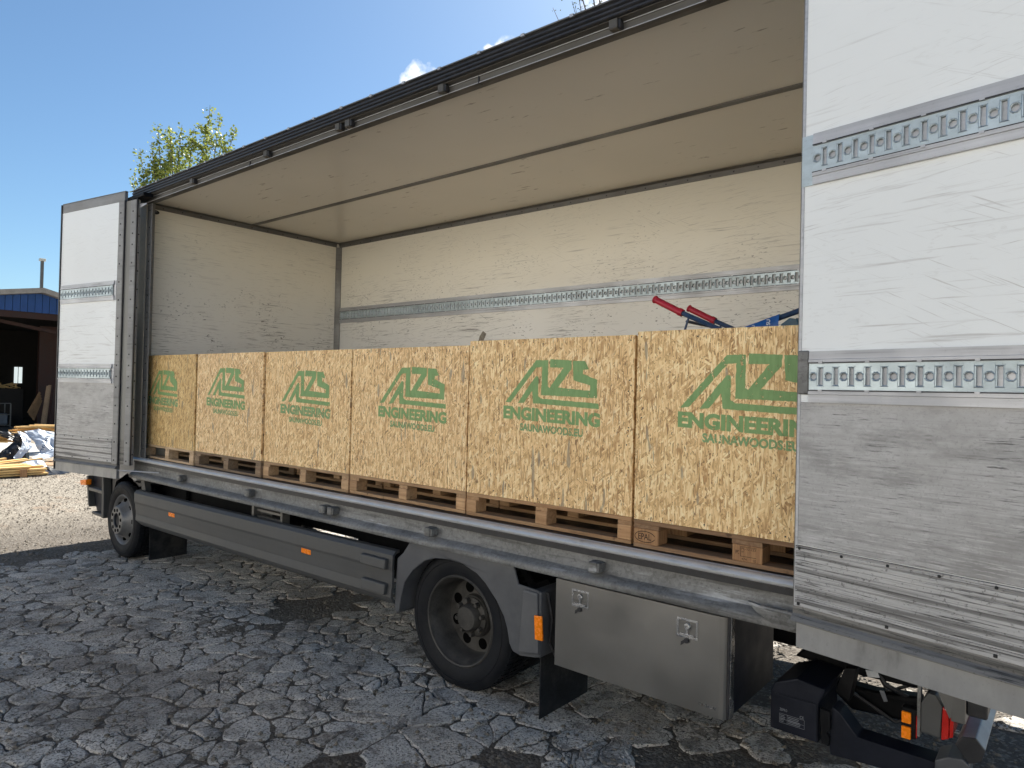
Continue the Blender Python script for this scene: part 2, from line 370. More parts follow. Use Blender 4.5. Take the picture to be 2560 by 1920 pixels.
# ------------------------------------------------------------------ mesh helpers
class MB:
    def __init__(s): s.v = []; s.f = []; s.sm = False
    def add(s, vs, fs):
        o = len(s.v); s.v += [tuple(p) for p in vs]; s.f += [tuple(i + o for i in f) for f in fs]; return s
    def box(s, x0, x1, y0, y1, z0, z1, c=0.0):
        if x0 > x1: x0, x1 = x1, x0
        if y0 > y1: y0, y1 = y1, y0
        if z0 > z1: z0, z1 = z1, z0
        if c <= 0:
            return s.add([(x0, y0, z0), (x1, y0, z0), (x1, y1, z0), (x0, y1, z0), (x0, y0, z1), (x1, y0, z1), (x1, y1, z1), (x0, y1, z1)],
                         [(0, 3, 2, 1), (4, 5, 6, 7), (0, 1, 5, 4), (1, 2, 6, 5), (2, 3, 7, 6), (3, 0, 4, 7)])
        bm = bmesh.new(); bmesh.ops.create_cube(bm, size=1)
        for q in bm.verts: q.co = Vector(((x0 + x1) / 2 + q.co.x * (x1 - x0), (y0 + y1) / 2 + q.co.y * (y1 - y0), (z0 + z1) / 2 + q.co.z * (z1 - z0)))
        bmesh.ops.bevel(bm, geom=bm.edges[:], offset=c, segments=1, affect='EDGES')
        s.bm(bm); return s
    def bm(s, bm):
        bm.verts.ensure_lookup_table(); bm.verts.index_update()
        s.add([q.co[:] for q in bm.verts], [[q.index for q in f.verts] for f in bm.faces]); bm.free(); return s
    def prism(s, pts, a0, a1, axis='x', caps=True):
        """pts = closed outline; axis x: pts are (y,z); axis y: (x,z); axis z: (x,y)"""
        def mk(p, a): return (a, p[0], p[1]) if axis == 'x' else (p[0], a, p[1]) if axis == 'y' else (p[0], p[1], a)
        n = len(pts); vs = [mk(p, a0) for p in pts] + [mk(p, a1) for p in pts]
        fs = [(i, (i + 1) % n, n + (i + 1) % n, n + i) for i in range(n)]
        if caps:
            tri = tessellate_polygon([[Vector((p[0], p[1], 0)) for p in pts]])
            fs += [tuple(t) for t in tri] + [tuple(n + i for i in reversed(t)) for t in tri]
        return s.add(vs, fs)
    def sheet(s, pts, a0, a1, axis='x'):
        def mk(p, a): return (a, p[0], p[1]) if axis == 'x' else (p[0], a, p[1])
        n = len(pts)
        return s.add([mk(p, a0) for p in pts] + [mk(p, a1) for p in pts], [(i, i + 1, n + i + 1, n + i) for i in range(n - 1)])
    def tube(s, path, r, n=8, cap=True):
        path = [Vector(p) for p in path]; rs = r if hasattr(r, '__len__') else [r] * len(path); rings = []
        ref = Vector((0, 0, 1)) if abs((path[1] - path[0]).normalized().z) < .9 else Vector((1, 0, 0))
        for i, p in enumerate(path):
            d = (path[min(i + 1, len(path) - 1)] - path[max(i - 1, 0)]).normalized()
            a = d.cross(ref).normalized(); b = d.cross(a)
            rings.append([p + (a * math.cos(2 * math.pi * k / n) + b * math.sin(2 * math.pi * k / n)) * rs[i] for k in range(n)])
        vs = [q for rg in rings for q in rg]; fs = []
        for i in range(len(path) - 1):
            for k in range(n): fs.append((i * n + k, i * n + (k + 1) % n, (i + 1) * n + (k + 1) % n, (i + 1) * n + k))
        if cap: fs += [tuple(range(n - 1, -1, -1)), tuple(range(len(vs) - n, len(vs)))]
        return s.add(vs, fs)
    def lathe(s, prof, cx, cz, n=48, start=0):
        """prof: (r, y) ; axis along y through (cx, cz)"""
        m = len(prof)
        vs = [(cx + r * math.cos(2 * math.pi * k / n), y, cz + r * math.sin(2 * math.pi * k / n)) for k in range(n) for r, y in prof]
        fs = [(k * m + i, ((k + 1) % n) * m + i, ((k + 1) % n) * m + i + 1, k * m + i + 1) for k in range(n) for i in range(m - 1)]
        return s.add(vs, fs)
    def build(s, name, mat, parent=None, bevel=0, smooth=False, color=None, loc=None):
        me = bpy.data.meshes.new(name); me.from_pydata(s.v, [], s.f); me.validate()
        bm = bmesh.new(); bm.from_mesh(me); bmesh.ops.recalc_face_normals(bm, faces=bm.faces[:]); bm.to_mesh(me); bm.free()
        me.materials.append(mat)
        if smooth:
            for p in me.polygons: p.use_smooth = True
            try: me.set_sharp_from_angle(angle=R(35))
            except Exception: pass
        o = bpy.data.objects.new(name, me); COL.objects.link(o)
        if parent: o.parent = parent
        if color: o.color = (*color, 1)
        if loc: o.location = loc
        if bevel:
            b = o.modifiers.new('Bevel', 'BEVEL'); b.width = bevel; b.segments = 2; b.limit_method = 'ANGLE'; b.angle_limit = R(40)
        return o
def tag(o, label=None, cat=None, group=None, kind=None):
    if label: o['label'] = label
    if cat: o['category'] = cat
    if group: o['group'] = group
    if kind: o['kind'] = kind
    return o
def empty(name, loc=(0, 0, 0), rz=0, parent=None):
    o = bpy.data.objects.new(name, None); COL.objects.link(o); o.location = loc; o.rotation_euler = (0, 0, rz); o.empty_display_size = .1
    if parent: o.parent = parent
    return o
def text_mesh(txt, size, offset=0.0, align='LEFT', space=1.0):
    cu = bpy.data.curves.new('t', 'FONT'); cu.body = txt; cu.size = size; cu.offset = offset; cu.align_x = align; cu.space_character = space; cu.resolution_u = 3
    ob = bpy.data.objects.new('t', cu); COL.objects.link(ob)
    bpy.context.view_layer.update()
    dg = bpy.context.evaluated_depsgraph_get(); me = ob.evaluated_get(dg).to_mesh()
    vs = [v.co.copy() for v in me.vertices]; fs = [tuple(p.vertices) for p in me.polygons]
    ob.evaluated_get(dg).to_mesh_clear(); bpy.data.objects.remove(ob); bpy.data.curves.remove(cu)
    return vs, fs
def put_text(mb, txt, x, z, y, width, height, bold=0.0, tilt=0.0, flip=False):
    """text on a plane facing -Y, fitted into width x height with lower-left corner at x,z"""
    vs, fs = text_mesh(txt, 1.0, bold)
    x0 = min(v.x for v in vs); x1 = max(v.x for v in vs); y0 = min(v.y for v in vs); y1 = max(v.y for v in vs)
    sx = width / (x1 - x0); sz = height / (y1 - y0)
    mb.add([(x + (v.x - x0) * sx, y, z + (v.y - y0) * sz + tilt * (v.x - x0) * sx) for v in vs], fs)

# ------------------------------------------------------------------ ground
def gz(x, y=0):
    return -1.09 + .012 * (max(-3.0, min(x, 9.0)) - 4.9)
def ground_mesh():
    xs = list(np.concatenate([[-900, -300, -120, -60, -40, -30], np.arange(-26, -3, 1.0), np.arange(-3, 10, .12), [11, 13, 17, 25, 40, 80, 200, 600]]))
    ys = list(np.concatenate([[-600, -200, -80, -40, -20, -10, -7], np.arange(-5, 4.5, .12), [5, 6, 8, 11, 15, 22, 35, 60, 150, 600]]))
    vs = []
    for x in xs:
        for y in ys:
            z = gz(x, y)
            if -3 < x < 10 and -5 < y < 4.5: z += .010 * (noise.noise(Vector((x * 1.3, y * 1.3, 0)))) - .004 + .006 * noise.noise(Vector((x * 6, y * 6, 3)))
            vs.append((x, y, z))
    n = len(ys)
    fs = [(i * n + j, (i + 1) * n + j, (i + 1) * n + j + 1, i * n + j + 1) for i in range(len(xs) - 1) for j in range(n - 1)]
    mb = MB(); mb.add(vs, fs); o = mb.build('ground', M['dirt'], smooth=True); tag(o, kind='structure'); return o
ground = ground_mesh()

def voronoi_cells(pts, rmax):
    cell = {}
    for i, p in enumerate(pts): cell.setdefault((int(p[0] // rmax), int(p[1] // rmax)), []).append(i)
    out = []
    for i, p in enumerate(pts):
        gx, gy = int(p[0] // rmax), int(p[1] // rmax); nb = []
        for a in (-1, 0, 1):
            for b in (-1, 0, 1): nb += cell.get((gx + a, gy + b), [])
        nb = sorted((j for j in nb if j != i), key=lambda j: (pts[j][0] - p[0]) ** 2 + (pts[j][1] - p[1]) ** 2)[:18]
        poly = [(p[0] + rmax * .7 * math.cos(k * math.pi / 4), p[1] + rmax * .7 * math.sin(k * math.pi / 4)) for k in range(8)]
        for j in nb:
            q = pts[j]; mx, my = (p[0] + q[0]) / 2, (p[1] + q[1]) / 2; nx, ny = q[0] - p[0], q[1] - p[1]
            new = []; L = len(poly)
            for k in range(L):
                a = poly[k]; b = poly[(k + 1) % L]
                da = (a[0] - mx) * nx + (a[1] - my) * ny; db = (b[0] - mx) * nx + (b[1] - my) * ny
                if da <= 0: new.append(a)
                if da * db < 0:
                    t = da / (da - db); new.append((a[0] + (b[0] - a[0]) * t, a[1] + (b[1] - a[1]) * t))
            poly = new
            if len(poly) < 3: break
        out.append(poly)
    return out
def slab_mesh(poly, cx, cy, rs):
    """irregular broken slab: jagged outline, rough slightly domed top, chamfered rim"""
    area = abs(sum(poly[i][0] * poly[(i + 1) % len(poly)][1] - poly[(i + 1) % len(poly)][0] * poly[i][1] for i in range(len(poly)))) / 2
    size = math.sqrt(area); gap = rs.choice((.002, .003, .004, .006, .009, .016)) * rs.uniform(.7, 1.2) if size > .12 else rs.uniform(.002, .005)
    pts = []
    for i in range(len(poly)):
        a = Vector((*poly[i], 0)); b = Vector((*poly[(i + 1) % len(poly)], 0)); L = (b - a).length
        if L < .015: continue
        k = max(1, int(L / .035))
        for j in range(k):
            q = a.lerp(b, j / k)
            if j == 0: q = q.lerp(Vector((cx, cy, 0)), rs.uniform(.05, .16))          # knocked-off corners
            nn = noise.noise_vector(Vector((q.x * 9, q.y * 9, 5.3))) * .022 + noise.noise_vector(Vector((q.x * 32, q.y * 32, 1.3))) * .016; q.x += nn.x; q.y += nn.y
            pts.append(q)
    if len(pts) < 3: return None
    c = Vector((cx, cy, 0)); inner = []; rim = []
    for q in pts:
        d = (c - q); L = d.length or 1e-4; u = d / L
        rim.append(q + u * min(gap, L * .3)); inner.append(q + u * min(gap + rs.uniform(.006, .013), L * .45))
    h = rs.uniform(.002, .007); tx, ty = rs.gauss(0, .007), rs.gauss(0, .007)
    def zt(q): return h + tx * (q.x - cx) + ty * (q.y - cy) + .006 * noise.noise(Vector((q.x * 9, q.y * 9, 1.7)))
    g0 = gz(cx) ; n = len(pts); vs = []
    mid = [c.lerp(q, .5) for q in inner]
    for q in rim: vs.append((q.x, q.y, gz(q.x) - .03))
    for q in rim: vs.append((q.x, q.y, gz(q.x) + zt(q) - rs.uniform(.004, .008)))
    for q in inner: vs.append((q.x, q.y, gz(q.x) + zt(q)))
    for q in mid: vs.append((q.x, q.y, gz(q.x) + zt(q) + rs.uniform(0, .003)))
    vs.append((cx, cy, gz(cx) + zt(c) + .002))
    fs = []
    for L in range(3):
        for i in range(n): fs.append((L * n + i, L * n + (i + 1) % n, (L + 1) * n + (i + 1) % n, (L + 1) * n + i))
    for i in range(n): fs.append((3 * n + i, 3 * n + (i + 1) % n, 4 * n))
    return vs, fs, area

def paving():
    rs = random.Random(11); pts = []
    X0, X1, Y0, Y1, sp = -9.5, 9.6, -5.0, 4.6, .205
    nx, ny = int((X1 - X0) / sp), int((Y1 - Y0) / sp)
    for i in range(nx):
        for j in range(ny):
            x = X0 + (i + .5) * sp; y = Y0 + (j + .5) * sp
            if rs.random() < .30: continue
            pts.append((x + rs.uniform(-.47, .47) * sp, y + rs.uniform(-.47, .47) * sp))
            if noise.noise(Vector((x * 1.1, y * 1.1, 7))) + rs.uniform(-.25, .25) > .05:
                for _ in range(rs.randint(1, 5)): pts.append((pts[-1][0] + rs.uniform(-.09, .09), pts[-1][1] + rs.uniform(-.09, .09)))
    cells = voronoi_cells(pts, .6); slabs = []
    for (cx, cy), poly in zip(pts, cells):
        if len(poly) < 3: continue
        cx = sum(p[0] for p in poly) / len(poly); cy = sum(p[1] for p in poly) / len(poly)
        m = noise.noise(Vector((cx * .55, cy * .55, 9))) + .5 * noise.noise(Vector((cx * 1.7, cy * 1.7, 2)))
        thr = .66 if cx < 5 else .5
        if cx > 5.4 and rs.random() < min(.62, (cx - 5.4) * .8): continue     # broken up into gravel near the tail
        if cy > 1.2: thr -= .25
        if cx < -.8: thr -= 1.6 * min(1.6, (-.8 - cx) / .8)
        if m > thr: continue
        r = slab_mesh(poly, cx, cy, rs)
        if not r or r[2] < .0009: continue
        d = Vector((cx, cy, -1.09)) - CP; depth = d.dot(CW)
        if depth < .3: score = 0
        else:
            u = d.dot(CR) / depth * 1721.7; v = -d.dot(CU) / depth * 1721.7
            vis = abs(u) < 1340 and -960 < v < 1010
            score = math.sqrt(r[2]) / d.length * math.sqrt(abs(d.z) / d.length) if vis else 0
            if -.05 < cx < 8 and cy > .3: score *= .35
        slabs.append((score, r, cx, cy))
    slabs.sort(key=lambda t: -t[0])
    stuff = MB()
    for k, (sc, r, cx, cy) in enumerate(slabs):
        if k < 298 and sc > 0:
            mb = MB(); mb.add([(x - cx, y - cy, z - gz(cx)) for x, y, z in r[0]], r[1])
            g = rs.uniform(.82, 1.12); t = rs.uniform(-.02, .02)
            mb.build('concrete_piece', M['concrete'], ground, smooth=False, color=(g + t, g, g - t * 1.2), loc=(cx, cy, gz(cx)))
        else: stuff.add(r[0], r[1])
    o = stuff.build('small_concrete_pieces', M['concrete'], ground); tag(o, kind='stuff')
paving()
def pebbles():
    rs = random.Random(5); mb = MB()
    ico = [(0, 0, 1), (.9, 0, .1), (.28, .85, .05), (-.72, .53, .1), (-.72, -.53, 0), (.28, -.85, .1), (0, 0, -.6)]
    icf = [(0, i, i % 5 + 1) for i in range(1, 6)] + [(6, i % 5 + 1, i) for i in range(1, 6)]
    for k in range(24500):
        if k < 7000: x, y = rs.uniform(2.0, 8.6), rs.uniform(-2.6, 3.6)
        elif k < 10000: x, y = rs.uniform(-8, 3), rs.uniform(-3, 3)
        else: x, y = rs.uniform(-10, -.8), rs.uniform(-2.2, 2.6)
        if k >= 20000: x, y = rs.uniform(5.2, 8.4), rs.uniform(-1.6, 3.2)
        s = rs.choice((.004, .005, .006, .008, .011, .016)) * (1.1 if 10000 <= k < 20000 else 1) * rs.uniform(.7, 1.3); a = rs.uniform(0, 6.28); e = rs.uniform(.6, 1.5); f = rs.uniform(.4, .8)
        ca, sa = math.cos(a), math.sin(a); z0 = gz(x) + rs.uniform(.002, .012) + .3 * s
        mb.add([(x + s * (p[0] * e * ca - p[1] * sa), y + s * (p[0] * e * sa + p[1] * ca), z0 + s * p[2] * f) for p in ico], icf)
    o = mb.build('gravel', M['pebble'], ground); tag(o, kind='stuff')
pebbles()

# ------------------------------------------------------------------ truck
truck = empty('truck', (0, 0, -1.09)); truck.location = (0, 0, 0)
tag(truck, 'box truck with its long side open, grey side skirts and folded white side doors', 'truck')
YB = 2.46; ZC = 2.745; XR = 7.46
T = truck
def rail(L, zc, full=True):
    """lashing rail in local coords: x 0..L, faces -Y, centre height zc; returns (track, frame)"""
    p = .0605; n = int(L / p); tr = MB(); y0 = -.004; yb = .006
    z0, z1 = zc - .052, zc + .052
    for i in range(n):
        a = i * p + .004; h = .0135; hx = a + .012; sx = a + p * .66
        for (c0, c1, kind) in ((a - .004, a + p * .5, 'h'), (a + p * .5, a + p - .004, 's')):
            if kind == 'h': cx = (c0 + c1) / 2; hole = [(cx + h * math.cos(t), zc + h * math.sin(t)) for t in [math.pi / 4 * (k + .5) for k in range(8)]]
            else:
                cx = (c0 + c1) / 2; hw, hh = .0085, .033; hole = [(cx + sxx * hw, zc + szz * hh) for sxx, szz in ((1, .4), (1, 1), (.3, 1), (-.3, 1), (-1, 1), (-1, .4), (-1, -.4), (-1, -1), (-.3, -1), (.3, -1), (1, -1), (1, -.4))]
                hole = hole[1:] + hole[:1]; hole = [hole[k] for k in (10, 0, 1, 3, 4, 6, 7, 9)] if False else [(cx + hw, zc + hh * .4), (cx + hw, zc + hh), (cx - hw, zc + hh), (cx - hw, zc + hh * .4), (cx - hw, zc - hh * .4), (cx - hw, zc - hh), (cx + hw, zc - hh), (cx + hw, zc - hh * .4)]
            outer = [(c1, zc + .02), (c1, z1), (c0, z1), (c0, zc + .02), (c0, zc - .02), (c0, z0), (c1, z0), (c1, zc - .02)]
            if kind == 'h': hole = [hole[k] for k in (0, 1, 2, 3, 4, 5, 6, 7)]
            def sc_(f, g): return [(cx + (q[0] - cx) * f, zc + (q[1] - zc) * g) for q in hole]
            r2, lip = (sc_(1.45, 1.45), sc_(1.25, 1.25)) if kind == 'h' else (sc_(1.75, 1.16), sc_(1.4, 1.08))
            vs = [(q[0], y0, q[1]) for q in outer] + [(q[0], y0, q[1]) for q in r2] + [(q[0], y0 - .0022, q[1]) for q in lip] + [(q[0], y0 - .0005, q[1]) for q in hole] + [(q[0], yb, q[1]) for q in hole]
            fs = []
            for L3 in range(4):
                for k in range(8): fs.append((L3 * 8 + k, L3 * 8 + (k + 1) % 8, (L3 + 1) * 8 + (k + 1) % 8, (L3 + 1) * 8 + k))
            tr.add(vs, fs)
    fr = MB()
    zt, zb = zc + .1015, zc - .1035
    fr.prism([(-.001, zt), (-.006, zt), (-.0065, zc + .07), (-.0105, zc + .068), (-.011, zc + .055), (-.006, zc + .053), (yb, zc + .053), (.0075, zc + .053), (.0075, zt)], 0, L, 'x')
    fr.prism([(-.001, zb), (-.006, zb), (-.0065, zc - .073), (-.0105, zc - .071), (-.011, zc - .055), (-.006, zc - .053), (yb, zc - .053), (.0075, zc - .053), (.0075, zb)], 0, L, 'x')
    fr.box(0, L, yb, yb + .003, zc - .053, zc + .053)
    for zz in (zc + .0535, zc - .0575): tr.gask = getattr(tr, 'gask', MB()); tr.gask.box(0, L, -.0112, .004, zz, zz + .004)  # black strips put in for the shade in the grooves beside the track
    # little rivets along both edges
    for k in range(int(L / .18)):
        for zz in (zc + .057, zc - .057):
            x = .05 + k * .18; fr.box(x - .008, x + .008, -.0135, -.010, zz - .005, zz + .005)
    return tr, fr

# walls of the load box
bw = MB().box(.0, XR, YB, YB + .045, 0, ZC + .06).build('back_wall', M['wall_cream'], T)
tr, fr = rail(7.40, 1.764)
for mb in (tr, fr, tr.gask): mb.v = [(x + .06, y + YB - .009, z) for x, y, z in mb.v]  # gask holds the groove shade strips
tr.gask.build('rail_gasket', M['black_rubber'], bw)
tr.build('lashing_rail', M['zinc'], bw); fr.build('rail_frame', M['alu'], bw, smooth=False)
tr, fr = rail(7.40, .884)
for mb in (tr, fr, tr.gask): mb.v = [(x + .06, y + YB - .009, z) for x, y, z in mb.v]  # gask holds the groove shade strips
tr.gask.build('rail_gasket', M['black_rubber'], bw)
tr.build('lashing_rail', M['zinc'], bw); fr.build('rail_frame', M['alu'], bw)
fw = MB().box(-.05, .0, -.02, YB + .045, 0, ZC + .06).build('front_wall', M['wall_cream'], T)
MB().box(XR, XR + .045, -.05, YB + .045, -.05, ZC + .06).build('rear_wall', M['wall_cream'], T)
for k, (y0, y1) in enumerate(((-.05, 1.182), (1.185, YB))):
    MB().box(0, XR, y0, y1, ZC, ZC + .05).build('ceiling_panel', M['ceiling'], T)
MB().prism([(1.150, ZC - .001), (1.153, ZC - .007), (1.212, ZC - .007), (1.215, ZC - .001)], 0.01, XR, 'x').build('ceiling_joint_strip', M['alu_dark'], T)
MB().box(-.02, XR + .045, -.05, YB + .045, ZC + .052, ZC + .10).build('roof', M['cab'], T)
MB().box(-.02, XR, -.045, YB, -.03, -.002).build('floor', M['floor_ply'], T)
# corner trims with rivets
def trim(name, mb, rv, mat='alu_dark'):
    o = mb.build(name, M[mat], T, bevel=.0015)
    if rv.v: tag(rv.build('rivets', M['hole'], o), kind='stuff')
def rivet(mb, p, ax, r=.006):
    d = .004
    x, y, z = p
    if ax == 'y': mb.box(x - r, x + r, y - d, y + d * .5, z - r, z + r, .002)
    else: mb.box(x - d * .5, x + d, y - r, y + r, z - r, z + r, .002)
mb = MB().prism([(YB - .012, ZC - .001), (YB - .05, ZC - .004), (YB - .052, ZC - .008), (YB - .012, ZC - .014), (YB - .008, ZC - .056), (YB - .001, ZC - .058), (YB - .001, ZC - .001)], .01, XR, 'x')
rv = MB(); [rivet(rv, (.25 + k * .21, YB - .010, ZC - .035), 'y') for k in range(34)]
trim('ceiling_edge_trim', mb, rv)
mb = MB().prism([(.001, ZC - .001), (.05, ZC - .004), (.052, ZC - .008), (.012, ZC - .014), (.008, ZC - .056), (.001, ZC - .058)], .0, YB - .05, 'y')
rv = MB(); [rivet(rv, (.010, .12 + k * .21, ZC - .035), 'x') for k in range(11)]
trim('ceiling_edge_trim', mb, rv)
mb = MB().prism([(.001, YB - .001), (.001, YB - .058), (.008, YB - .056), (.03, YB - .03), (.058, YB - .008), (.058, YB - .001)], 0, ZC - .058, 'z')
rv = MB(); [rivet(rv, (.012, YB - .045, .2 + k * .2), 'x') for k in range(12)]
trim('corner_trim', mb, rv)
# header rail over the opening
hp = [(-.05, 2.706), (-.055, 2.696), (-.10, 2.690), (-.128, 2.690), (-.131, 2.697), (-.125, 2.701), (-.128, 2.728), (-.133, 2.731), (-.131, 2.739), (-.168, 2.742), (-.168, 2.80), (-.05, 2.80)]
hd = MB().prism(hp, -.02, XR + .045, 'x').build('header_rail', M['header'], T, smooth=False)
for yz in ((-.1325, -.1345, 2.7295, 2.7335), (-.1295, -.1325, 2.6885, 2.6925)): MB().box(-.02, XR, yz[0], yz[1], yz[2], yz[3]).build('worn_edge', M['alu'], hd)  # thin pale strips along both header edges
sp_ = [(-.165, 2.745)]
for k in range(3):
    z = 2.747 + k * .026; sp_ += [(-.184, z), (-.190, z + .004), (-.190, z + .014), (-.184, z + .018), (-.176, z + .021)]
sp_ += [(-.186, 2.828), (-.165, 2.832)]
MB().prism(sp_, -.03, XR + .05, 'x').build('rubber_seal', M['black_rubber'], hd)
MB().prism([(-.192, 2.832), (-.192, 2.840), (-.04, 2.848), (-.04, 2.832)], -.04, XR + .05, 'x').build('roof_edge_profile', M['alu_dark'], hd)
cl = MB()
for k in range(22): cl.box(.2 + k * .34, .225 + k * .34, -.196, -.180, 2.828, 2.845)
tag(cl.build('edge_clips', M['alu'], hd), kind='stuff')
for x in (2.256, 4.922, 6.4): MB().box(x - .003, x + .003, -.1345, -.098, 2.688, 2.741).build('rail_joint', M['black_rubber'], hd)
for x in (1.27, 2.565, 3.546, 3.665, 4.63, 5.903):
    h = MB().box(x - .026, x + .026, -.176, -.124, 2.692, 2.745, .004).build('door_lock_housing', M['header'], T)
    MB().box(x + .026, x + .04, -.17, -.128, 2.69, 2.742, .006).build('lock_cap', M['black_rubber'], h)
# sill
spf = [(-.02, -.003), (-.045, -.003), (-.049, -.012), (-.058, -.012), (-.062, .003), (-.066, .003), (-.069, -.006), (-.075, -.006), (-.079, .004)]
sp2 = [(-.045, -.035), (-.094, -.035), (-.094, -.056), (-.088, -.06), (-.088, -.128), (-.098, -.150), (-.125, -.165), (-.140, -.178), (-.146, -.196), (-.142, -.212), (-.10, -.216), (-.045, -.216)]
sill = MB().prism(sp2, -.02, XR + .045, 'x').build('sill_beam', M['galv'], T, smooth=True)
MB().prism([(-.02, -.030)] + spf + [(-.079, -.030)], .0, XR, 'x').build('floor_edge_profile', M['alu'], sill)
nose = [(-.0795, -.032), (-.0795, .004), (-.098, .004), (-.112, .001), (-.124, -.006), (-.129, -.016), (-.126, -.027), (-.115, -.034)]
MB().prism(nose, -.02, XR, 'x').build('nose_profile', M['galv_bright'], sill, smooth=True)
MB().box(.05, XR, -.108, -.0945, -.068, -.0345).build('rubber_strip', M['black_rubber'], sill)
for x in (1.13, 2.376, 3.44, 3.546, 4.586, 5.838):
    h = MB().box(x - .026, x + .026, -.155, -.0885, -.145, -.088, .004).build('lock_keeper', M['galv'], T)
    MB().box(x + .0265, x + .038, -.15, -.0885, -.14, -.092, .003).build('keeper_cap', M['galv'], h)
# torn bracket under the sill at the rear
MB().prism([(6.663, -.112), (6.723, -.12), (6.98, -.135), (6.98, -.15), (6.90, -.165), (6.86, -.20), (6.80, -.20), (6.704, -.150)], -.170, -.1465, 'y').build('bent_sill_plate', M['galv'], T, bevel=.002)
MB().tube([(6.74, -.16, -.128), (7.1, -.165, -.135)], .012, 8).build('guide_rod', M['galv'], T, smooth=True)
# pillars
MB().box(-.16, .138, -.104, -.094, -.03, ZC, .002).build('door_post', M['post'], T)
pl = MB().box(-.10, .098, -.032, .0, 0, ZC - .005, .003).build('corner_pillar', M['alu_mid'], T)
rv = MB(); [rivet(rv, (.055, -.034, .12 + k * .18), 'y') for k in range(15)]; tag(rv.build('rivets', M['hole'], pl), kind='stuff')
MB().box(.126, .232, -.089, -.081, -.02, ZC - .02, .002).build('pillar_cover', M['alu_mid'], pl)
rv = MB(); [rivet(rv, (.185, -.090, .10 + k * .18), 'y', .007) for k in range(15)]; tag(rv.build('cover_rivets', M['hole'], pl), kind='stuff')
MB().box(XR - .1, XR + .04, -.09, .0, 0, ZC).build('corner_pillar', M['alu'], T)
st = MB(); st.add([(.0125, .035 + .045 * math.cos(a) , 2.655 + .024 * math.sin(a)) for a in [k * math.pi / 12 for k in range(24)]], [tuple(range(24))])
stk = st.build('oval_maker_plate', M['black_rubber'], fw)
tx = MB()
for k in range(3): tx.box(.0128, .0136, .020 + k * .012, .029 + k * .012, 2.660, 2.672)
for k in range(5): tx.box(.0128, .0136, .008 + k * .011, .015 + k * .011, 2.649, 2.653)
tx.build('plate_print', M['grey_print'], fw)

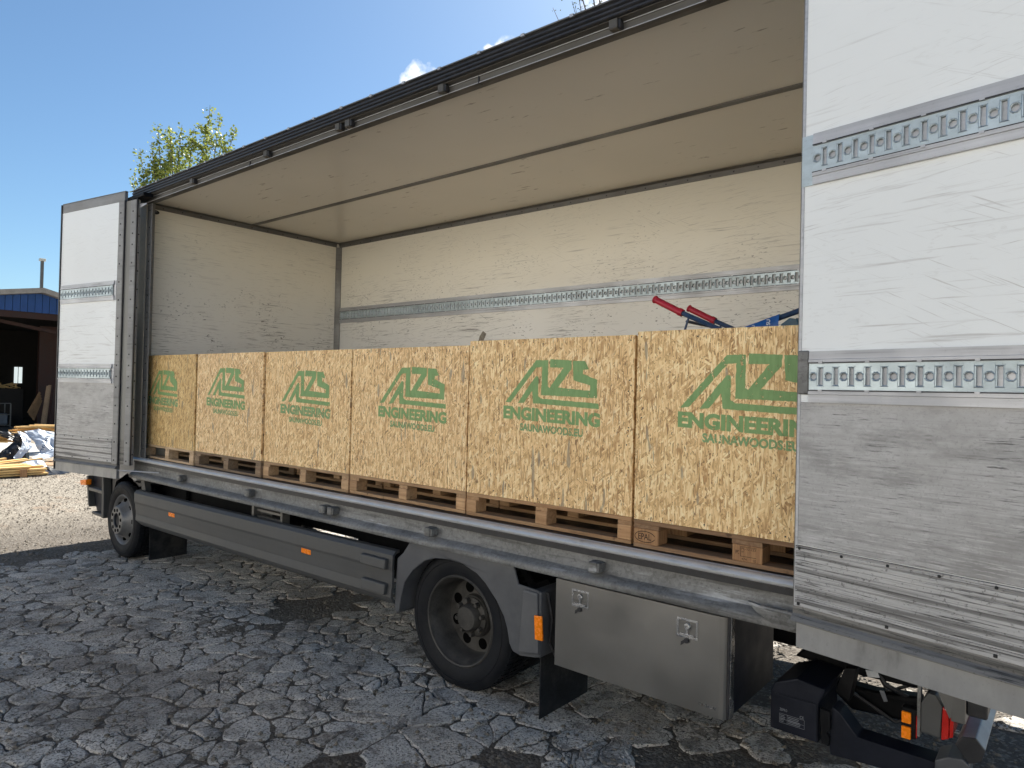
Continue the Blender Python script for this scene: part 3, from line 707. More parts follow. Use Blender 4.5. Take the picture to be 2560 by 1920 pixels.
# folded side doors -----------------------------------------------------------
def leaf(x, y, rz, L, front, detail='full', side='L'):
    """door leaf: local x 0..L, face toward -Y, z absolute"""
    lf = MB().box(0, L, 0, .032, .2, 2.69).build('door_leaf', M['white'] if detail == 'full' else M['alu_pale'], T)
    lf.location = (x, y, 0); lf.rotation_euler = (0, 0, rz)
    if detail == 'full':
        MB().box(.012, L - .01, -.0035, .0, .203, .781).build('lower_sheet', M['grey_sheet'], lf)
        for zc in (1.764, .884):
            a, b = (.05, L - .005) if side == 'R' else (.03, L - .13)
            tr, fr = rail(b - a, zc)
            for mb in (tr, fr, tr.gask): mb.v = [(px + a, py - .009, pz) for px, py, pz in mb.v]  # gask holds the groove shade strips
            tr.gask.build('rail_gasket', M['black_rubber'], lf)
            tr.build('lashing_rail', M['zinc'], lf); fr.build('rail_frame', M['alu'], lf)
            if side == 'R':
                if zc > 1: MB().box(.0, .0495, -.0055, .0, 1.661, 1.866).build('rail_end_plate', M['zinc'], lf)
                else: MB().box(-.002, .0475, -.012, -.0, .812, .99, .006).build('rail_end_plate', M['galv'], lf)
            else: MB().box(b + .001, b + .03, -.0055, .0, zc - .104, zc + .102).build('rail_end_plate', M['alu'], lf)
        # ribbed kick plate: raised lands between grooves
        rp = MB(); zs = [.199, .189, .176, .158, .140, .120, .094, .070, .043, .016, -.004, -.012, -.022, -.048]
        prof = [(-.0, .199)]
        for a, b in zip(zs[:-1], zs[1:]): prof += [(-.006, a - .001), (-.0065, b + .004), (-.003, b + .0025), (-.003, b + .0005)]
        prof += [(-.003, -.048), (-.0, -.049)]
        rp.prism(prof, .004, L - (.10 if side == 'L' else 0), 'x')
        k = rp.build('ribbed_kick_plate', M['alu_ribbed'], lf)
        rv = MB()
        for i in range(8):
            xx = .02 + i * .17
            if xx < L - .12:
                rivet(rv, (xx, -.0065, .1955 - .008), 'y', .005)
                if i % 2 == 0: rivet(rv, (xx, -.0065, -.036), 'y', .006)
        tag(rv.build('screws', M['hole'], lf), kind='stuff')
        MB().prism([(-.004, -.0485), (-.006, -.06), (-.004, -.078), (-.016, -.090), (-.026, -.105), (-.026, -.109), (.03, -.109), (.03, -.0485)], -.004, L, 'x').build('bottom_gutter', M['gutter'], lf, smooth=False)
        MB().box(.012, L, -.004, .028, -.213, -.1095).build('lower_plate', M['alu_plate'], lf)
        MB().box(0, L, -.001, .036, 2.6905, 2.786, .003).build('top_profile', M['alu_mid'], lf)
        MB().box(-.01, L + .004, .003, .034, 2.787, 2.80).build('top_seal', M['alu_dark'], lf)
        if side == 'R': MB().box(-.006, -.0005, .0, .034, -.1, 2.786).build('edge_seal', M['alu_dark'], lf)
        else: MB().box(-.016, -.0005, -.012, .05, -.2, 2.786).build('edge_seal', M['black_rubber'], lf)
        if side == 'R': MB().box(0., .011, -.004, .0, -.048, 2.69).build('edge_profile', M['alu'], lf)
    # hinge-side frame with rivets
    if side == 'L':
        a, b = L - .095, L
        fr = MB().prism([(a, -.004), (a + .01, -.009), (b - .01, -.009), (b, -.004), (b, .0), (a, .0)], -.06, 2.688, 'z').build('hinge_frame', M['alu_mid'], lf)
        rv = MB(); zz = -.02; k = 0
        while zz < 2.66:
            rivet(rv, (a + .048, -.0095, zz), 'y', .008); k += 1
            zz += .115 if (zz > 2.2 or (.7 < zz < 1.0)) else .19
        for k in range(14): rivet(rv, (b + .0075, .0225, .05 + k * .19), 'x', .007)
        tag(rv.build('rivets', M['hole'], lf), kind='stuff')
        MB().box(b + .0005, b + .010, -.003, .011, -.06, 2.70).build('hinge_seal', M['black_rubber'], lf)
        MB().box(b + .0005, b + .007, .0115, .034, -.06, 2.69).build('hinge_edge', M['alu_mid'], lf)
        if detail != 'full':
            MB().box(0, L, 0, .03, -.06, .199).build('leaf_foot', M['gutter'], lf)
    return lf
RZL = math.atan2(.163, .987); LL = 1.21
cL, sL = math.cos(RZL), math.sin(RZL)
for k, (ex, ey, det) in enumerate(((.065, -.296, 'full'), (.255, -.250, 'thin'), (.13, -.205, 'thin'))):
    Lk = LL if k == 0 else LL - .0
    leaf(ex - Lk * cL, ey - Lk * sL, RZL, Lk, True, det, 'L')
RZR = math.atan2(-.195, .981)
leaf(6.908, -.300, RZR, 1.21, True, 'full', 'R')
for k in (1, 2, 3):
    ox, oy = .195 * .048 * k, .981 * .048 * k
    lf = MB().box(.03, 1.21, 0, .032, -.1, 2.76).build('door_leaf', M['white'], T); lf.location = (6.915 + ox, -.300 + oy, 0); lf.rotation_euler = (0, 0, RZR)
# hinge arms linking the left stack to the body
MB().prism([(-.088, 2.69), (.417, 2.632), (.417, 2.622), (.081, 2.59), (-.037, 2.60), (-.085, 2.61)], -.222, -.216, 'y').build('guide_bracket', M['alu'], T)
MB().box(-.11, .43, -.26, -.16, 2.700, 2.738, .004).build('guide_bracket_top', M['black_steel'], T)
MB().tube([(-.1, -.3, -.136), (.35, -.25, -.11), (.72, -.15, -.10)], .006, 6).build('door_tie_rod', M['alu'], T, smooth=True)
MB().box(-.03, .02, -.29, -.27, 1.72, 1.93, .004).build('door_latch', M['black_rubber'], T)
MB().box(-.03, .02, -.29, -.27, .80, 1.0, .004).build('door_latch', M['black_rubber'], T)
MB().prism([(-.60, 2.850), (-.35, 2.868), (-.05, 2.868), (-.05, 2.60), (-.60, 2.60)], -.04, 2.4, 'y').build('roof_fairing', M['cab'], T)

# side skirt ------------------------------------------------------------------
def skirt():
    # lofted between a left and a right section
    sec = [(.0, .014), (-.01, -.014), (-.06, -.030), (-.30, -.034), (-.325, -.034), (-.332, -.028), (-.345, -.030), (-.53, -.031), (-.537, -.026), (-.547, -.031), (-.70, -.032), (-.707, -.027), (-.72, -.035), (-.86, -.040), (-.93, -.028), (-1.0, .008)]
    def at(x, t, q):
        top = -.359 + (-.318 + .359) * t; bot = -.687 + (-.652 + .687) * t
        return (x, -.085 + q[1], top + (bot - top) * -q[0])
    cols = [(.094, 0, 0), (.13, .01, 0), (.30, .05, 0), (1.0, .22, 0), (2.5, .58, 0), (4.10, .97, 0), (4.24, 1, 0)]
    mb = MB(); vs = []; n = len(sec)
    for x, t, _ in cols:
        for q in sec:
            xx = x
            if x < .14: xx = x + (.10 * (-q[0]) if x < .11 else .085 * -q[0]) + (.08 if q[0] < -.9 else 0)
            vs.append(at(xx, t, q))
    fs = [(i * n + j, (i + 1) * n + j, (i + 1) * n + j + 1, i * n + j + 1) for i in range(len(cols) - 1) for j in range(n - 1)]
    mb.add(vs, fs)
    o = mb.build('side_skirt', M['skirt'], T, smooth=False)
    sm = o.modifiers.new('Solid', 'SOLIDIFY'); sm.thickness = .02; sm.offset = 1
    b = o.modifiers.new('Bevel', 'BEVEL'); b.width = .006; b.segments = 2; b.angle_limit = R(15)
    for z0, z1, xs_ in ((-.430, -.352, 3.935), (-.600, -.518, 3.945)):
        MB().prism([(-.10, z1), (-.165, z1 - .008), (-.172, z0 + .004), (-.10, z0)], xs_, 4.20, 'x').build('skirt_end_block', M['skirt'], o, bevel=.008)
    for x, z in ((.98, -.485), (3.24, -.465)):
        MB().box(x - .062, x + .062, -.138, -.112, z - .02, z + .02, .004).build('side_marker_light', M['amber'], o)
    
    return o
skirt()
MB().prism([(2.28, -.21), (2.45, -.21), (2.46, -.36), (2.28, -.36)], .05, .12, 'y').build('skirt_hanger', M['skirt'], T)
hg = MB(); hg.box(2.30, 2.33, -.05, .02, -.37, -.22); hg.box(2.74, 2.77, -.05, .02, -.37, -.22); hg.box(2.33, 2.74, -.02, .02, -.285, -.265); hg.box(2.33, 2.74, -.02, .02, -.34, -.32); hg.box(2.22, 2.33, -.06, .0, -.375, -.365); hg.box(2.66, 2.9, -.06, 0, -.375, -.365)
hg.build('step_frame', M['alu_dark'], T)

# wheels ------------------------------------------------------------------------
def wheel(cx, cz, yf, r, front):
    wl_ = MB(); w_ = .26
    y = yf
    tp = [(r * .66, y + .012), (r * .70, y + .002), (r * .80, y - .006), (r * .90, y - .004), (r * .955, y + .006), (r * .985, y + .022), (r, y + .035)]
    back = [(a, y + w_ - (b - y)) for a, b in reversed(tp)]
    tp = tp + [(r, y + .075), (r - .014, y + .078), (r - .014, y + .088), (r, y + .091), (r, y + w_ * .5 - .006), (r - .014, y + w_ * .5 - .004), (r - .014, y + w_ * .5 + .004), (r, y + w_ * .5 + .006), (r, y + w_ - .091), (r - .014, y + w_ - .088), (r - .014, y + w_ - .078), (r, y + w_ - .075)] + back
    # flat contact patch is hidden by squashing the lowest ring a little
    mb = MB().lathe(tp, cx, cz, 72)
    mb.v = [(a, b, max(c, cz - r * .985)) for a, b, c in mb.v]
    t = mb.build('tyre', M['rubber'], None, smooth=True)
    tb_ = MB(); nt = 64
    for k in range(nt):
        a0 = 2 * math.pi * k / nt; a1 = a0 + 2 * math.pi / nt * .62
        for y0_, y1_, r0_ in ((y + .008, y + .070, r * .985), (y + .094, y + .126, r), (y + .134, y + .166, r), (y + .19, y + .252, r * .985)):
            vs = []
            for aa in (a0, a1):
                for rr_, yy_ in ((r - .012, y0_ + (.012 if y0_ < y + .02 else 0)), (r0_ + .006, y0_ + (.016 if y0_ < y + .02 else 0)), (r + .006, y1_), (r - .012, y1_)):
                    vs.append((cx + rr_ * math.cos(aa), yy_, max(cz + rr_ * math.sin(aa), cz - r * .985)))
            tb_.add(vs, [(0, 1, 2, 3), (7, 6, 5, 4), (0, 4, 5, 1), (1, 5, 6, 2), (2, 6, 7, 3)])
    tag(tb_.build('tread_blocks', M['rubber'], t), kind='stuff')
    rg = MB()
    for ra in (.86,): rg.lathe([(r * ra - .004, y - .0035 + .004 * abs(ra - .85) * 20 * .4), (r * ra, y - .0085 + .004 * abs(ra - .85) * 20 * .4), (r * ra + .004, y - .0035 + .004 * abs(ra - .85) * 20 * .4)], cx, cz, 64)
    rg.build('sidewall_rings', M['rubber'], t, smooth=True)
    rr = r * .645
    if front:
        rp = [(r * .665, y + .012), (rr, y + .006), (rr * .97, y + .012), (rr * .93, y + .03), (rr * .90, y + .055), (rr * .86, y + .06), (rr * .70, y + .02), (rr * .585, y - .035), (rr * .565, y - .05), (rr * .54, y - .055), (rr * .30, y - .055), (rr * .29, y - .04)]
    else:
        rp = [(r * .665, y + .010), (rr, y + .002), (rr * .975, y + .006), (rr * .95, y + .03), (rr * .91, y + .045), (rr * .885, y + .10), (rr * .87, y + .15), (rr * .83, y + .172), (rr * .50, y + .172), (rr * .47, y + .14), (rr * .30, y + .14)]
    # closed dish; near-black discs stand for the shade inside its round openings
    ri = MB().lathe(rp, cx, cz, 64).build('rim', M['rim_silver'] if front else M['rim'], None, smooth=True)
    hb = MB()
    nb = 10 if front else 8
    if front:
        hb.lathe([(rr * .29, y - .045), (rr * .28, y - .03), (rr * .22, y - .025), (rr * .0, y - .02)], cx, cz, 24)
    else:
        hb.lathe([(rr * .46, y + .137), (rr * .44, y + .125), (rr * .32, y + .12), (rr * .30, y + .085), (rr * .26, y + .07), (rr * .0, y + .066)], cx, cz, 32)
    for k in range(nb):
        a = 2 * math.pi * k / nb + .2; rb = rr * (.42 if front else .385)
        yy = y - (.056 if front else -.120)
        if not front: hb.lathe([(.0, yy - .028), (.012, yy - .028), (.016, yy - .02), (.018, yy)], cx + rb * math.cos(a), cz + rb * math.sin(a), 8)
    h = hb.build('hub', M['rim'] if not front else M['black_rubber'], None, smooth=True)
    hole_shade_discs = MB()
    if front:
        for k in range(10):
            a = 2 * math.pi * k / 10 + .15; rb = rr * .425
            hole_shade_discs.lathe([(.0, y - .0575), (.019, y - .0575), (.020, y - .050)], cx + rb * math.cos(a), cz + rb * math.sin(a), 12)
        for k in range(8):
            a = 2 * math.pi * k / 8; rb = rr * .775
            hole_shade_discs.lathe([(.0, y + .026), (.024, y + .026), (.026, y + .045)], cx + rb * math.cos(a), cz + rb * math.sin(a), 14)
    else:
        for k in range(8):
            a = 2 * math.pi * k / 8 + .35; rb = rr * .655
            hole_shade_discs.lathe([(.0, y + .1705), (.036, y + .1705), (.038, y + .20)], cx + rb * math.cos(a), cz + rb * math.sin(a), 16)
    ho = tag(hole_shade_discs.build('rim_openings', M['void'], None), kind='stuff')
    wh = empty('front_wheel' if front else 'rear_wheel', (0, 0, 0), 0, T)
    for q in (t, ri, h, ho): q.parent = wh
    return wh
wheel(-.415, -.735, -.05, .42, True)
wheel(4.775, -.668, -.045, .432, False)
t2 = MB().lathe([(.27, .26), (.40, .26), (.43, .29), (.43, .47), (.40, .5), (.27, .5)], 4.775, -.668, 48).build('inner_tyre', M['rubber'], T, smooth=True)
for cx, cz, ya in ((-.415, -.735, 2.17), (4.775, -.668, 1.96)):
    MB().lathe([(.27, ya), (.40, ya), (.425, ya + .03), (.425, 2.40), (.40, 2.43), (.27, 2.43)], cx, cz, 40).build('far_tyre', M['rubber'], T, smooth=True)
ax = MB(); ax.tube([(4.775, .4, -.668), (4.775, 2.1, -.668)], .07, 10); ax.lathe([(0, .95), (.2, .98), (.22, 1.22), (.2, 1.48), (0, 1.5)], 4.775, -.668, 16); ax.tube([(-.415, .2, -.735), (-.415, 2.3, -.735)], .05, 8)
ax.build('axle', M['black_steel'], T, smooth=True)

# rear mudguard
fo = [(4.378, -.219), (4.318, -.300), (4.261, -.345), (4.252, -.507), (4.243, -.664), (4.264, -.718), (4.292, -.692), (4.306, -.604), (4.342, -.489), (4.418, -.398), (4.526, -.318), (4.622, -.285), (4.746, -.272), (4.867, -.280), (4.985, -.315), (5.062, -.363), (5.147, -.442), (5.203, -.519), (5.232, -.586), (5.252, -.669), (5.279, -.709), (5.331, -.719), (5.456, -.700), (5.480, -.68), (5.462, -.324), (5.387, -.319), (5.31, -.315), (5.273, -.219)]
fen = MB().prism(fo, -.112, -.095, 'y').build('mudguard', M['fender'], T, bevel=.007)
MB().sheet([(x, z) for x, z in fo[5:22]], -.10, .42, 'y').build('wheel_arch', M['fender'], fen, smooth=True)
bf = MB().prism([(5.36, -.332), (5.462, -.334), (5.478, -.675), (5.335, -.70)], -.128, -.108, 'y').build('mudguard_flank', M['fender'], fen, bevel=.012)
MB().box(5.40, 5.475, -.11, .35, -.70, -.33).build('mudguard_back', M['fender'], fen, bevel=.01)
rf = MB().prism([(5.452, -.455), (5.505, -.45), (5.515, -.585), (5.462, -.588)], -.142, -.130, 'y').build('side_reflector', M['amber'], T, bevel=.003)
mf = MB(); n = 14
for i in range(n): mf.box(5.44 + .0, 5.448, -.06 + i * .034, -.06 + i * .034 + .026, -1.06, -.68)
mf.box(5.448, 5.455, -.07, .42, -1.06, -.68); mf.build('mud_flap', M['dirt_flap'], T)
MB().box(.14, .15, .02, .42, -1.10, -.50).build('mud_flap', M['dirt_flap'], T)
MB().box(-.45, .35, .30, .34, -.80, -.215).build('inner_splash_panel', M['black_steel'], T)
MB().prism([(.02, -.22), (.10, -.22), (.16, -.36), (.06, -.36)], -.04, .02, 'y').build('mudguard_stay', M['skirt'], T)
hz = MB().tube([(5.50, -.08, -.33), (5.52, -.06, -.47), (5.49, -.04, -.62), (5.53, -.02, -.71)], .009, 6); hz.build('air_hose', M['black_rubber'], T, smooth=True)

# toolbox
tb = MB().box(5.585, 6.545, -.078, .52, -.705, -.225).build('toolbox', M['black_steel'], T)
td = MB().prism([(5.572, -.079), (5.572, -.103), (6.515, -.103), (6.535, -.098), (6.546, -.086), (6.546, -.079)], -.708, -.232, 'z').build('toolbox_door', M['stainless'], tb, bevel=.0015)
MB().box(6.548, 6.556, -.09, -.05, -.705, -.23).build('door_seal', M['black_rubber'], tb)
MB().box(6.5565, 6.562, -.08, -.04, -.703, -.23).build('side_edge', M['bright_steel'], tb)  # bright strip added for the sunlit highlights on this edge
sidep = MB().box(6.546, 6.553, -.045, .52, -.70, -.228).build('toolbox_side', M['navy_steel'], tb)
for lx, lz in ((5.738, -.312), (6.355, -.325)):
    a = MB()
    a.box(lx - .057, lx + .052, -.1065, -.1035, lz + .036, lz + .046); a.box(lx - .057, lx + .052, -.1065, -.1035, lz - .046, lz - .036)
    a.box(lx - .057, lx - .047, -.1065, -.1035, lz - .036, lz + .036); a.box(lx + .042, lx + .052, -.1065, -.1035, lz - .036, lz + .036)
    a.build('latch_frame', M['bright_steel'], tb, bevel=.001)
    MB().box(lx - .047, lx + .042, -.1045, -.1035, lz - .036, lz + .036).build('latch_recess', M['alu_dark'], tb)
    b = MB(); b.lathe([(0, -.118), (.014, -.118), (.017, -.112), (.017, -.104)], lx, lz + .012, 12); b.box(lx - .006, lx + .006, -.114, -.105, lz - .03, lz + .004); b.box(lx - .038, lx + .036, -.116, -.105, lz - .032, lz - .024)
    b.build('latch_handle', M['bright_steel'], tb, bevel=.001)
    MB().lathe([(0, -.115), (.012, -.115), (.014, -.104)], lx + (-.003), lz - .056, 12).build('lock_cover', M['black_rubber'], tb)
    MB().prism([(lx - .03, lz - .065), (lx - .01, lz - .05), (lx - .012, lz - .068), (lx - .032, lz - .085)], -.112, -.1065, 'y').build('lock_flap', M['black_rubber'], tb)
em = MB()
for k in range(8): em.box(6.42 + k * .011, 6.428 + k * .011, -.1045, -.1032, -.668 - (k % 2) * .002, -.655 - (k % 3) * .003)
em.build('embossed_mark', M['bright_steel'], tb)

# chassis
ch = MB()
for y in (.80, 1.62): ch.box(-.9, 6.6, y, y + .08, -.595, -.21)
ch.build('chassis_rail', M['black_steel'], T)
for x in np.arange(.2, 7.4, .62): MB().box(x, x + .06, -.04, 2.42, -.205, -.035).build('cross_member', M['black_steel'], T)
MB().box(-.02, XR, 2.44, 2.56, -.215, .0).build('far_sill_beam', M['galv'], T)
MB().prism([(.3, -.62), (.3, -.34), (2.2, -.34), (2.2, -.62)], 1.75, 2.35, 'y').build('fuel_tank', M['black_steel'], T, bevel=.05)
MB().prism([(2.76, -.64), (2.76, -.30), (2.86, -.30), (2.86, -.64)], .88, .98, 'y').build('air_tank', M['black_steel'], T, bevel=.03)
MB().box(-.0, 1.80, .35, .8, -.72, -.24, .02).build('battery_box', M['black_steel'], T)
MB().box(3.10, 4.25, .45, .79, -.72, -.22, .02).build('equipment_box', M['black_steel'], T)
MB().tube([(4.1, .9, -.45), (4.775, .95, -.6), (5.5, .9, -.45)], .04, 6).build('leaf_spring', M['black_steel'], T)
MB().box(5.6, 6.35, 1.75, 2.35, -.62, -.25, .02).build('spare_wheel_carrier', M['black_steel'], T)

# cab, mostly hidden behind the folded doors
cb = MB().prism([(-1.95, -.30), (-2.0, .35), (-1.85, 1.25), (-1.6, 1.75), (-.2, 1.85), (-.2, -.30), (-.84, -.30)], .0, 2.4, 'y').build('cab', M['cab'], T, bevel=.05)
MB().prism([(-1.85, .55), (-1.72, 1.25), (-.95, 1.3), (-.95, .55)], -.012, -.003, 'y').build('side_window', M['black_rubber'], cb)
stp = MB()
stp.prism([(-1.50, -.345), (-1.46, -.30), (-.965, -.30), (-.965, -.78), (-1.25, -.785), (-1.36, -.735), (-1.42, -.65)], .02, .34, 'y')
so_ = stp.build('step_box', M['navy_steel'], cb, bevel=.02)
MB().prism([(-1.0, -.29), (-.955, -.29), (-.93, -.5), (-.925, -.79), (-.985, -.79), (-.99, -.5)], -.055, .03, 'y').build('step_edge', M['skirt'], cb, bevel=.008)
MB().box(-1.40, -.99, -.05, .22, -.515, -.475, .006).build('step_tread', M['alu_dark'], cb)
MB().box(-1.28, -.99, -.05, .22, -.785, -.75, .006).build('step_tread', M['skirt'], cb)
MB().prism([(-1.52, -.35), (-1.47, -.35), (-1.40, -.72), (-1.44, -.70)], -.04, .1, 'y').build('bumper_corner', M['skirt'], cb, bevel=.01)
MB().prism([(-1.62, -.412), (-1.43, -.385), (-1.43, -.455), (-1.60, -.468)], -.075, -.01, 'y').build('corner_indicator', M['amber'], cb, bevel=.008)
MB().prism([(-.83, -.3), (-.82, -.5), (-.72, -.34), (-.42, -.22), (-.1, -.34), (.02, -.3)], .0, .4, 'y').build('front_wheel_arch', M['black_rubber'], T)

# tail end: lift control box, arm, lights, underrun bar
tl = MB().prism([(6.684, -.583), (6.700, -.545), (6.80, -.50), (6.93, -.515), (6.899, -.585), (6.902, -.765), (6.684, -.762)], .1, .42, 'y').build('tail_lift_unit', M['navy_steel'], T, bevel=.008)
MB().prism([(6.690, -.590), (6.895, -.588), (6.898, -.758), (6.690, -.756)], .090, .0985, 'y').build('unit_cover', M['navy_steel'], tl, bevel=.006)
lab = MB(); put_text(lab, 'ZEPRO', 6.732, -.662, .0885, .034, .012, .01); put_text(lab, 'CE', 6.822, -.672, .0885, .018, .012, .005)
for z in (-.676, -.700, -.7175): lab.box(6.731, 6.842, .0885, .0890, z, z + .0012)
for x in (6.731, 6.766, 6.842): lab.box(x, x + .0012, .0885, .0890, -.7175, -.676)
for k in range(5):
    lab.box(6.734, 6.734 + rnd.uniform(.016, .028), .0885, .0890, -.684 - k * .0070, -.6815 - k * .0070)
    lab.box(6.770, 6.770 + rnd.uniform(.045, .066), .0885, .0890, -.684 - k * .0070, -.6815 - k * .0070)
lab.build('rating_plate', M['grey_print'], tl)
MB().prism([(6.91, -.599), (6.951, -.603), (6.955, -.68), (6.940, -.70), (6.952, -.72), (6.949, -.757), (6.918, -.751)], .085, .11, 'y').build('pivot_plate', M['black_steel'], T, bevel=.003)
arm = MB().prism([(6.955, -.585), (6.985, -.60), (7.06, -.685), (7.36, -.690), (7.36, -.775), (6.95, -.80), (6.94, -.74)], .11, .22, 'y').build('lift_arm', M['navy_steel'], T, bevel=.006)
MB().prism([(7.355, -.672), (7.40, -.645), (7.45, -.636), (7.475, -.655), (7.47, -.78), (7.355, -.78)], .09, .24, 'y').build('arm_end', M['fender'], arm, bevel=.006)
MB().prism([(6.93, -.57), (6.97, -.45), (7.02, -.44), (6.99, -.6)], .25, .34, 'y').build('lift_bracket', M['black_steel'], T, bevel=.004)
cb2 = MB()
for (a, b, c, r) in (((6.96, .5, -.35), (7.1, .45, -.55), (7.25, .5, -.62), .012), ((6.98, .6, -.4), (7.1, .5, -.6), (7.3, .6, -.5), .010), ((6.9, .7, -.3), (7.12, .55, -.48), (7.3, .9, -.36), .014), ((6.95, .4, -.6), (7.15, .42, -.70), (7.35, .5, -.62), .009)):
    cb2.tube([a, b, c], r, 6)
cb2.build('hydraulic_hoses', M['black_rubber'], T, smooth=True)
MB().prism([(7.03, -.48), (7.08, -.475), (7.09, -.50), (7.04, -.51)], .38, .385, 'y').build('warning_sticker', M['white_print'], T)
MB().prism([(7.09, -.56), (7.11, -.555), (7.125, -.60), (7.11, -.605)], .38, .385, 'y').build('warning_sticker', M['grey_print'], T)
rl = MB().box(7.228, 7.284, .112, .16, -.625, -.500, .004).build('side_marker_housing', M['black_steel'], T)
MB().box(7.231, 7.266, .098, .111, -.560, -.514, .002).build('amber_lens', M['amber'], rl)
MB().box(7.231, 7.266, .098, .111, -.625, -.575, .002).build('amber_lens', M['amber'], rl)
MB().box(7.285, 7.289, .10, .158, -.61, -.52).build('red_side_lens', M['red'], rl)
th = MB().prism([(7.301, -.46), (7.325, -.411), (7.355, -.411), (7.378, -.455), (7.372, -.585), (7.301, -.580)], .1, .48, 'y').build('tail_light_housing', M['skirt'], T, bevel=.006)
MB().prism([(7.379, -.45), (7.400, -.46), (7.402, -.575), (7.375, -.588)], .095, .47, 'y').build('red_lens', M['red'], th, bevel=.005)
MB().prism([(7.403, -.462), (7.418, -.475), (7.416, -.565), (7.403, -.573)], .10, .46, 'y').build('red_lens', M['red'], th, bevel=.004)
MB().box(7.288, 7.300, .10, .14, -.60, -.25).build('light_bracket', M['galv'], T)
MB().prism([(7.325, -.30), (7.42, -.30), (7.410, -.48), (7.404, -.485)], .084, .092, 'y').build('gusset_plate', M['stainless'], T)
MB().box(7.409, 7.459, .085, .20, -.495, -.25, .003).build('buffer_post', M['stainless'], T)
MB().box(7.46, 7.53, .1, .24, -.462, -.36, .006).build('rubber_buffer', M['black_rubber'], T)
ub = [(7.423, -.594), (7.445, -.555), (7.493, -.546), (7.524, -.584), (7.512, -.635), (7.470, -.654)]
bo = MB().prism(ub, .12, 2.4, 'y').build('underrun_bar', M['alu_plate'], T, bevel=.004)
MB().prism(ub, .108, .119, 'y').build('bar_end_cap', M['black_rubber'], bo, bevel=.003)
MB().box(7.36, 7.44, .9, 1.0, -.62, -.3).build('bar_hanger', M['black_steel'], T)
MB().box(7.36, 7.44, 1.7, 1.8, -.62, -.3).build('bar_hanger', M['black_steel'], T)
MB().prism([(6.684, -.524), (6.73, -.48), (6.73, -.22), (7.24, -.22), (7.24, -.532), (7.0, -.54)], .45, .60, 'y').build('lift_crossbeam', M['black_steel'], T, bevel=.01)
MB().prism([(6.80, -.60), (7.05, -.602), (7.25, -.575), (7.25, -.70), (6.95, -.72)], .46, .56, 'y').build('lift_cylinder', M['black_steel'], T, bevel=.02)
MB().box(7.30, 7.42, .5, 2.3, -.36, -.22).build('rear_crossbeam', M['black_steel'], T)

# ------------------------------------------------------------------ pallets and crates
CR8 = [ # x0, x1, top, osb tint, pallet kind, pallet tint, logo foot x, z, scale
    (.020, 1.158, 1.087, (.86, .80, .62), 'plain', (1.15, 1.12, 1.08), .129, .678, .975),
    (1.168, 2.352, 1.087, (1.06, 1.02, .98), 'plain', (.55, .52, .50), 1.381, .693, 1.0),
    (2.358, 3.545, 1.087, (1.07, 1.02, .95), 'plain', (.95, .84, .72), 2.615, .667, 1.0),
    (3.551, 4.751, 1.087, (1.09, 1.04, .98), 'plain', (1.0, .84, .68), 3.876, .690, 1.0),
    (4.770, 5.970, 1.113, (1.08, 1.03, .95), 'plain', (.92, .74, .57), 5.076, .729, 1.0),
    (6.000, 7.200, 1.126, (1.08, 1.04, .96), 'epal', (.62, .50, .41), 6.250, .736, 1.02)]
OY = (-.022, -.010, .012, .022, .012, -.016)
DIRT = ['golden brown strand-board crate at the front end, nearest the cab', 'pale strand-board crate on the dark grey pallet, second from the cab', 'strand-board crate third from the cab with a smudged green stencil', 'strand-board crate with a bright crisp green stencil, fourth from the cab', 'taller strand-board crate with a torn scrap at its top corner', 'tallest strand-board crate carrying the red-handled hand truck']
PLAB = ['pale clean wooden pallet under the front crate nearest the cab', 'dark grey weathered pallet under the second crate from the cab', 'tan wooden pallet under the third crate from the cab', 'light orange-brown pallet under the fourth crate from the cab', 'reddish brown wooden pallet under the crate with the torn scrap', 'dark brown pallet with a branded oval stamp on its end block']
P1 = [(0, 0), (.232, .255), (.322, .255), (.322, .10), (.335, .092), (.432, .21), (.336, .212), (.336, .26), (.488, .252), (.486, .20), (.395, .096), (.617, .08), (.617, .111), (.503, .138), (.496, .25), (.579, .247), (.607, .201), (.567, .198), (.567, .175), (.662, .142), (.661, .041), (.275, .05), (.278, .216), (.237, .213), (.044, .002)]
P2 = [(.1, -.003), (.197, .12), (.235, .16), (.253, .157), (.253, .043), (.276, .029), (.675, .011), (.676, -.02), (.216, 0), (.207, .072), (.147, .001)]
def rough_poly(pts, sd):
    out = []; n = len(pts); c = Vector((sd * 3.1, 0, 0))
    for i in range(n):
        a = Vector((*pts[i], 0)); b = Vector((*pts[(i + 1) % n], 0)); k = max(1, int((b - a).length / .012))
        for j in range(k):
            q = a.lerp(b, j / k); nn = noise.noise_vector(q * 60 + c); out.append((q.x + nn.x * .0032, q.y + nn.y * .0032))
    return out
def flat(mb, pts, ox, oz, y, s=1.0):
    tri = tessellate_polygon([[Vector((p[0], p[1], 0)) for p in pts]])
    mb.add([(ox + p[0] * s, y, oz + p[1] * s) for p in pts], [tuple(t) for t in tri])
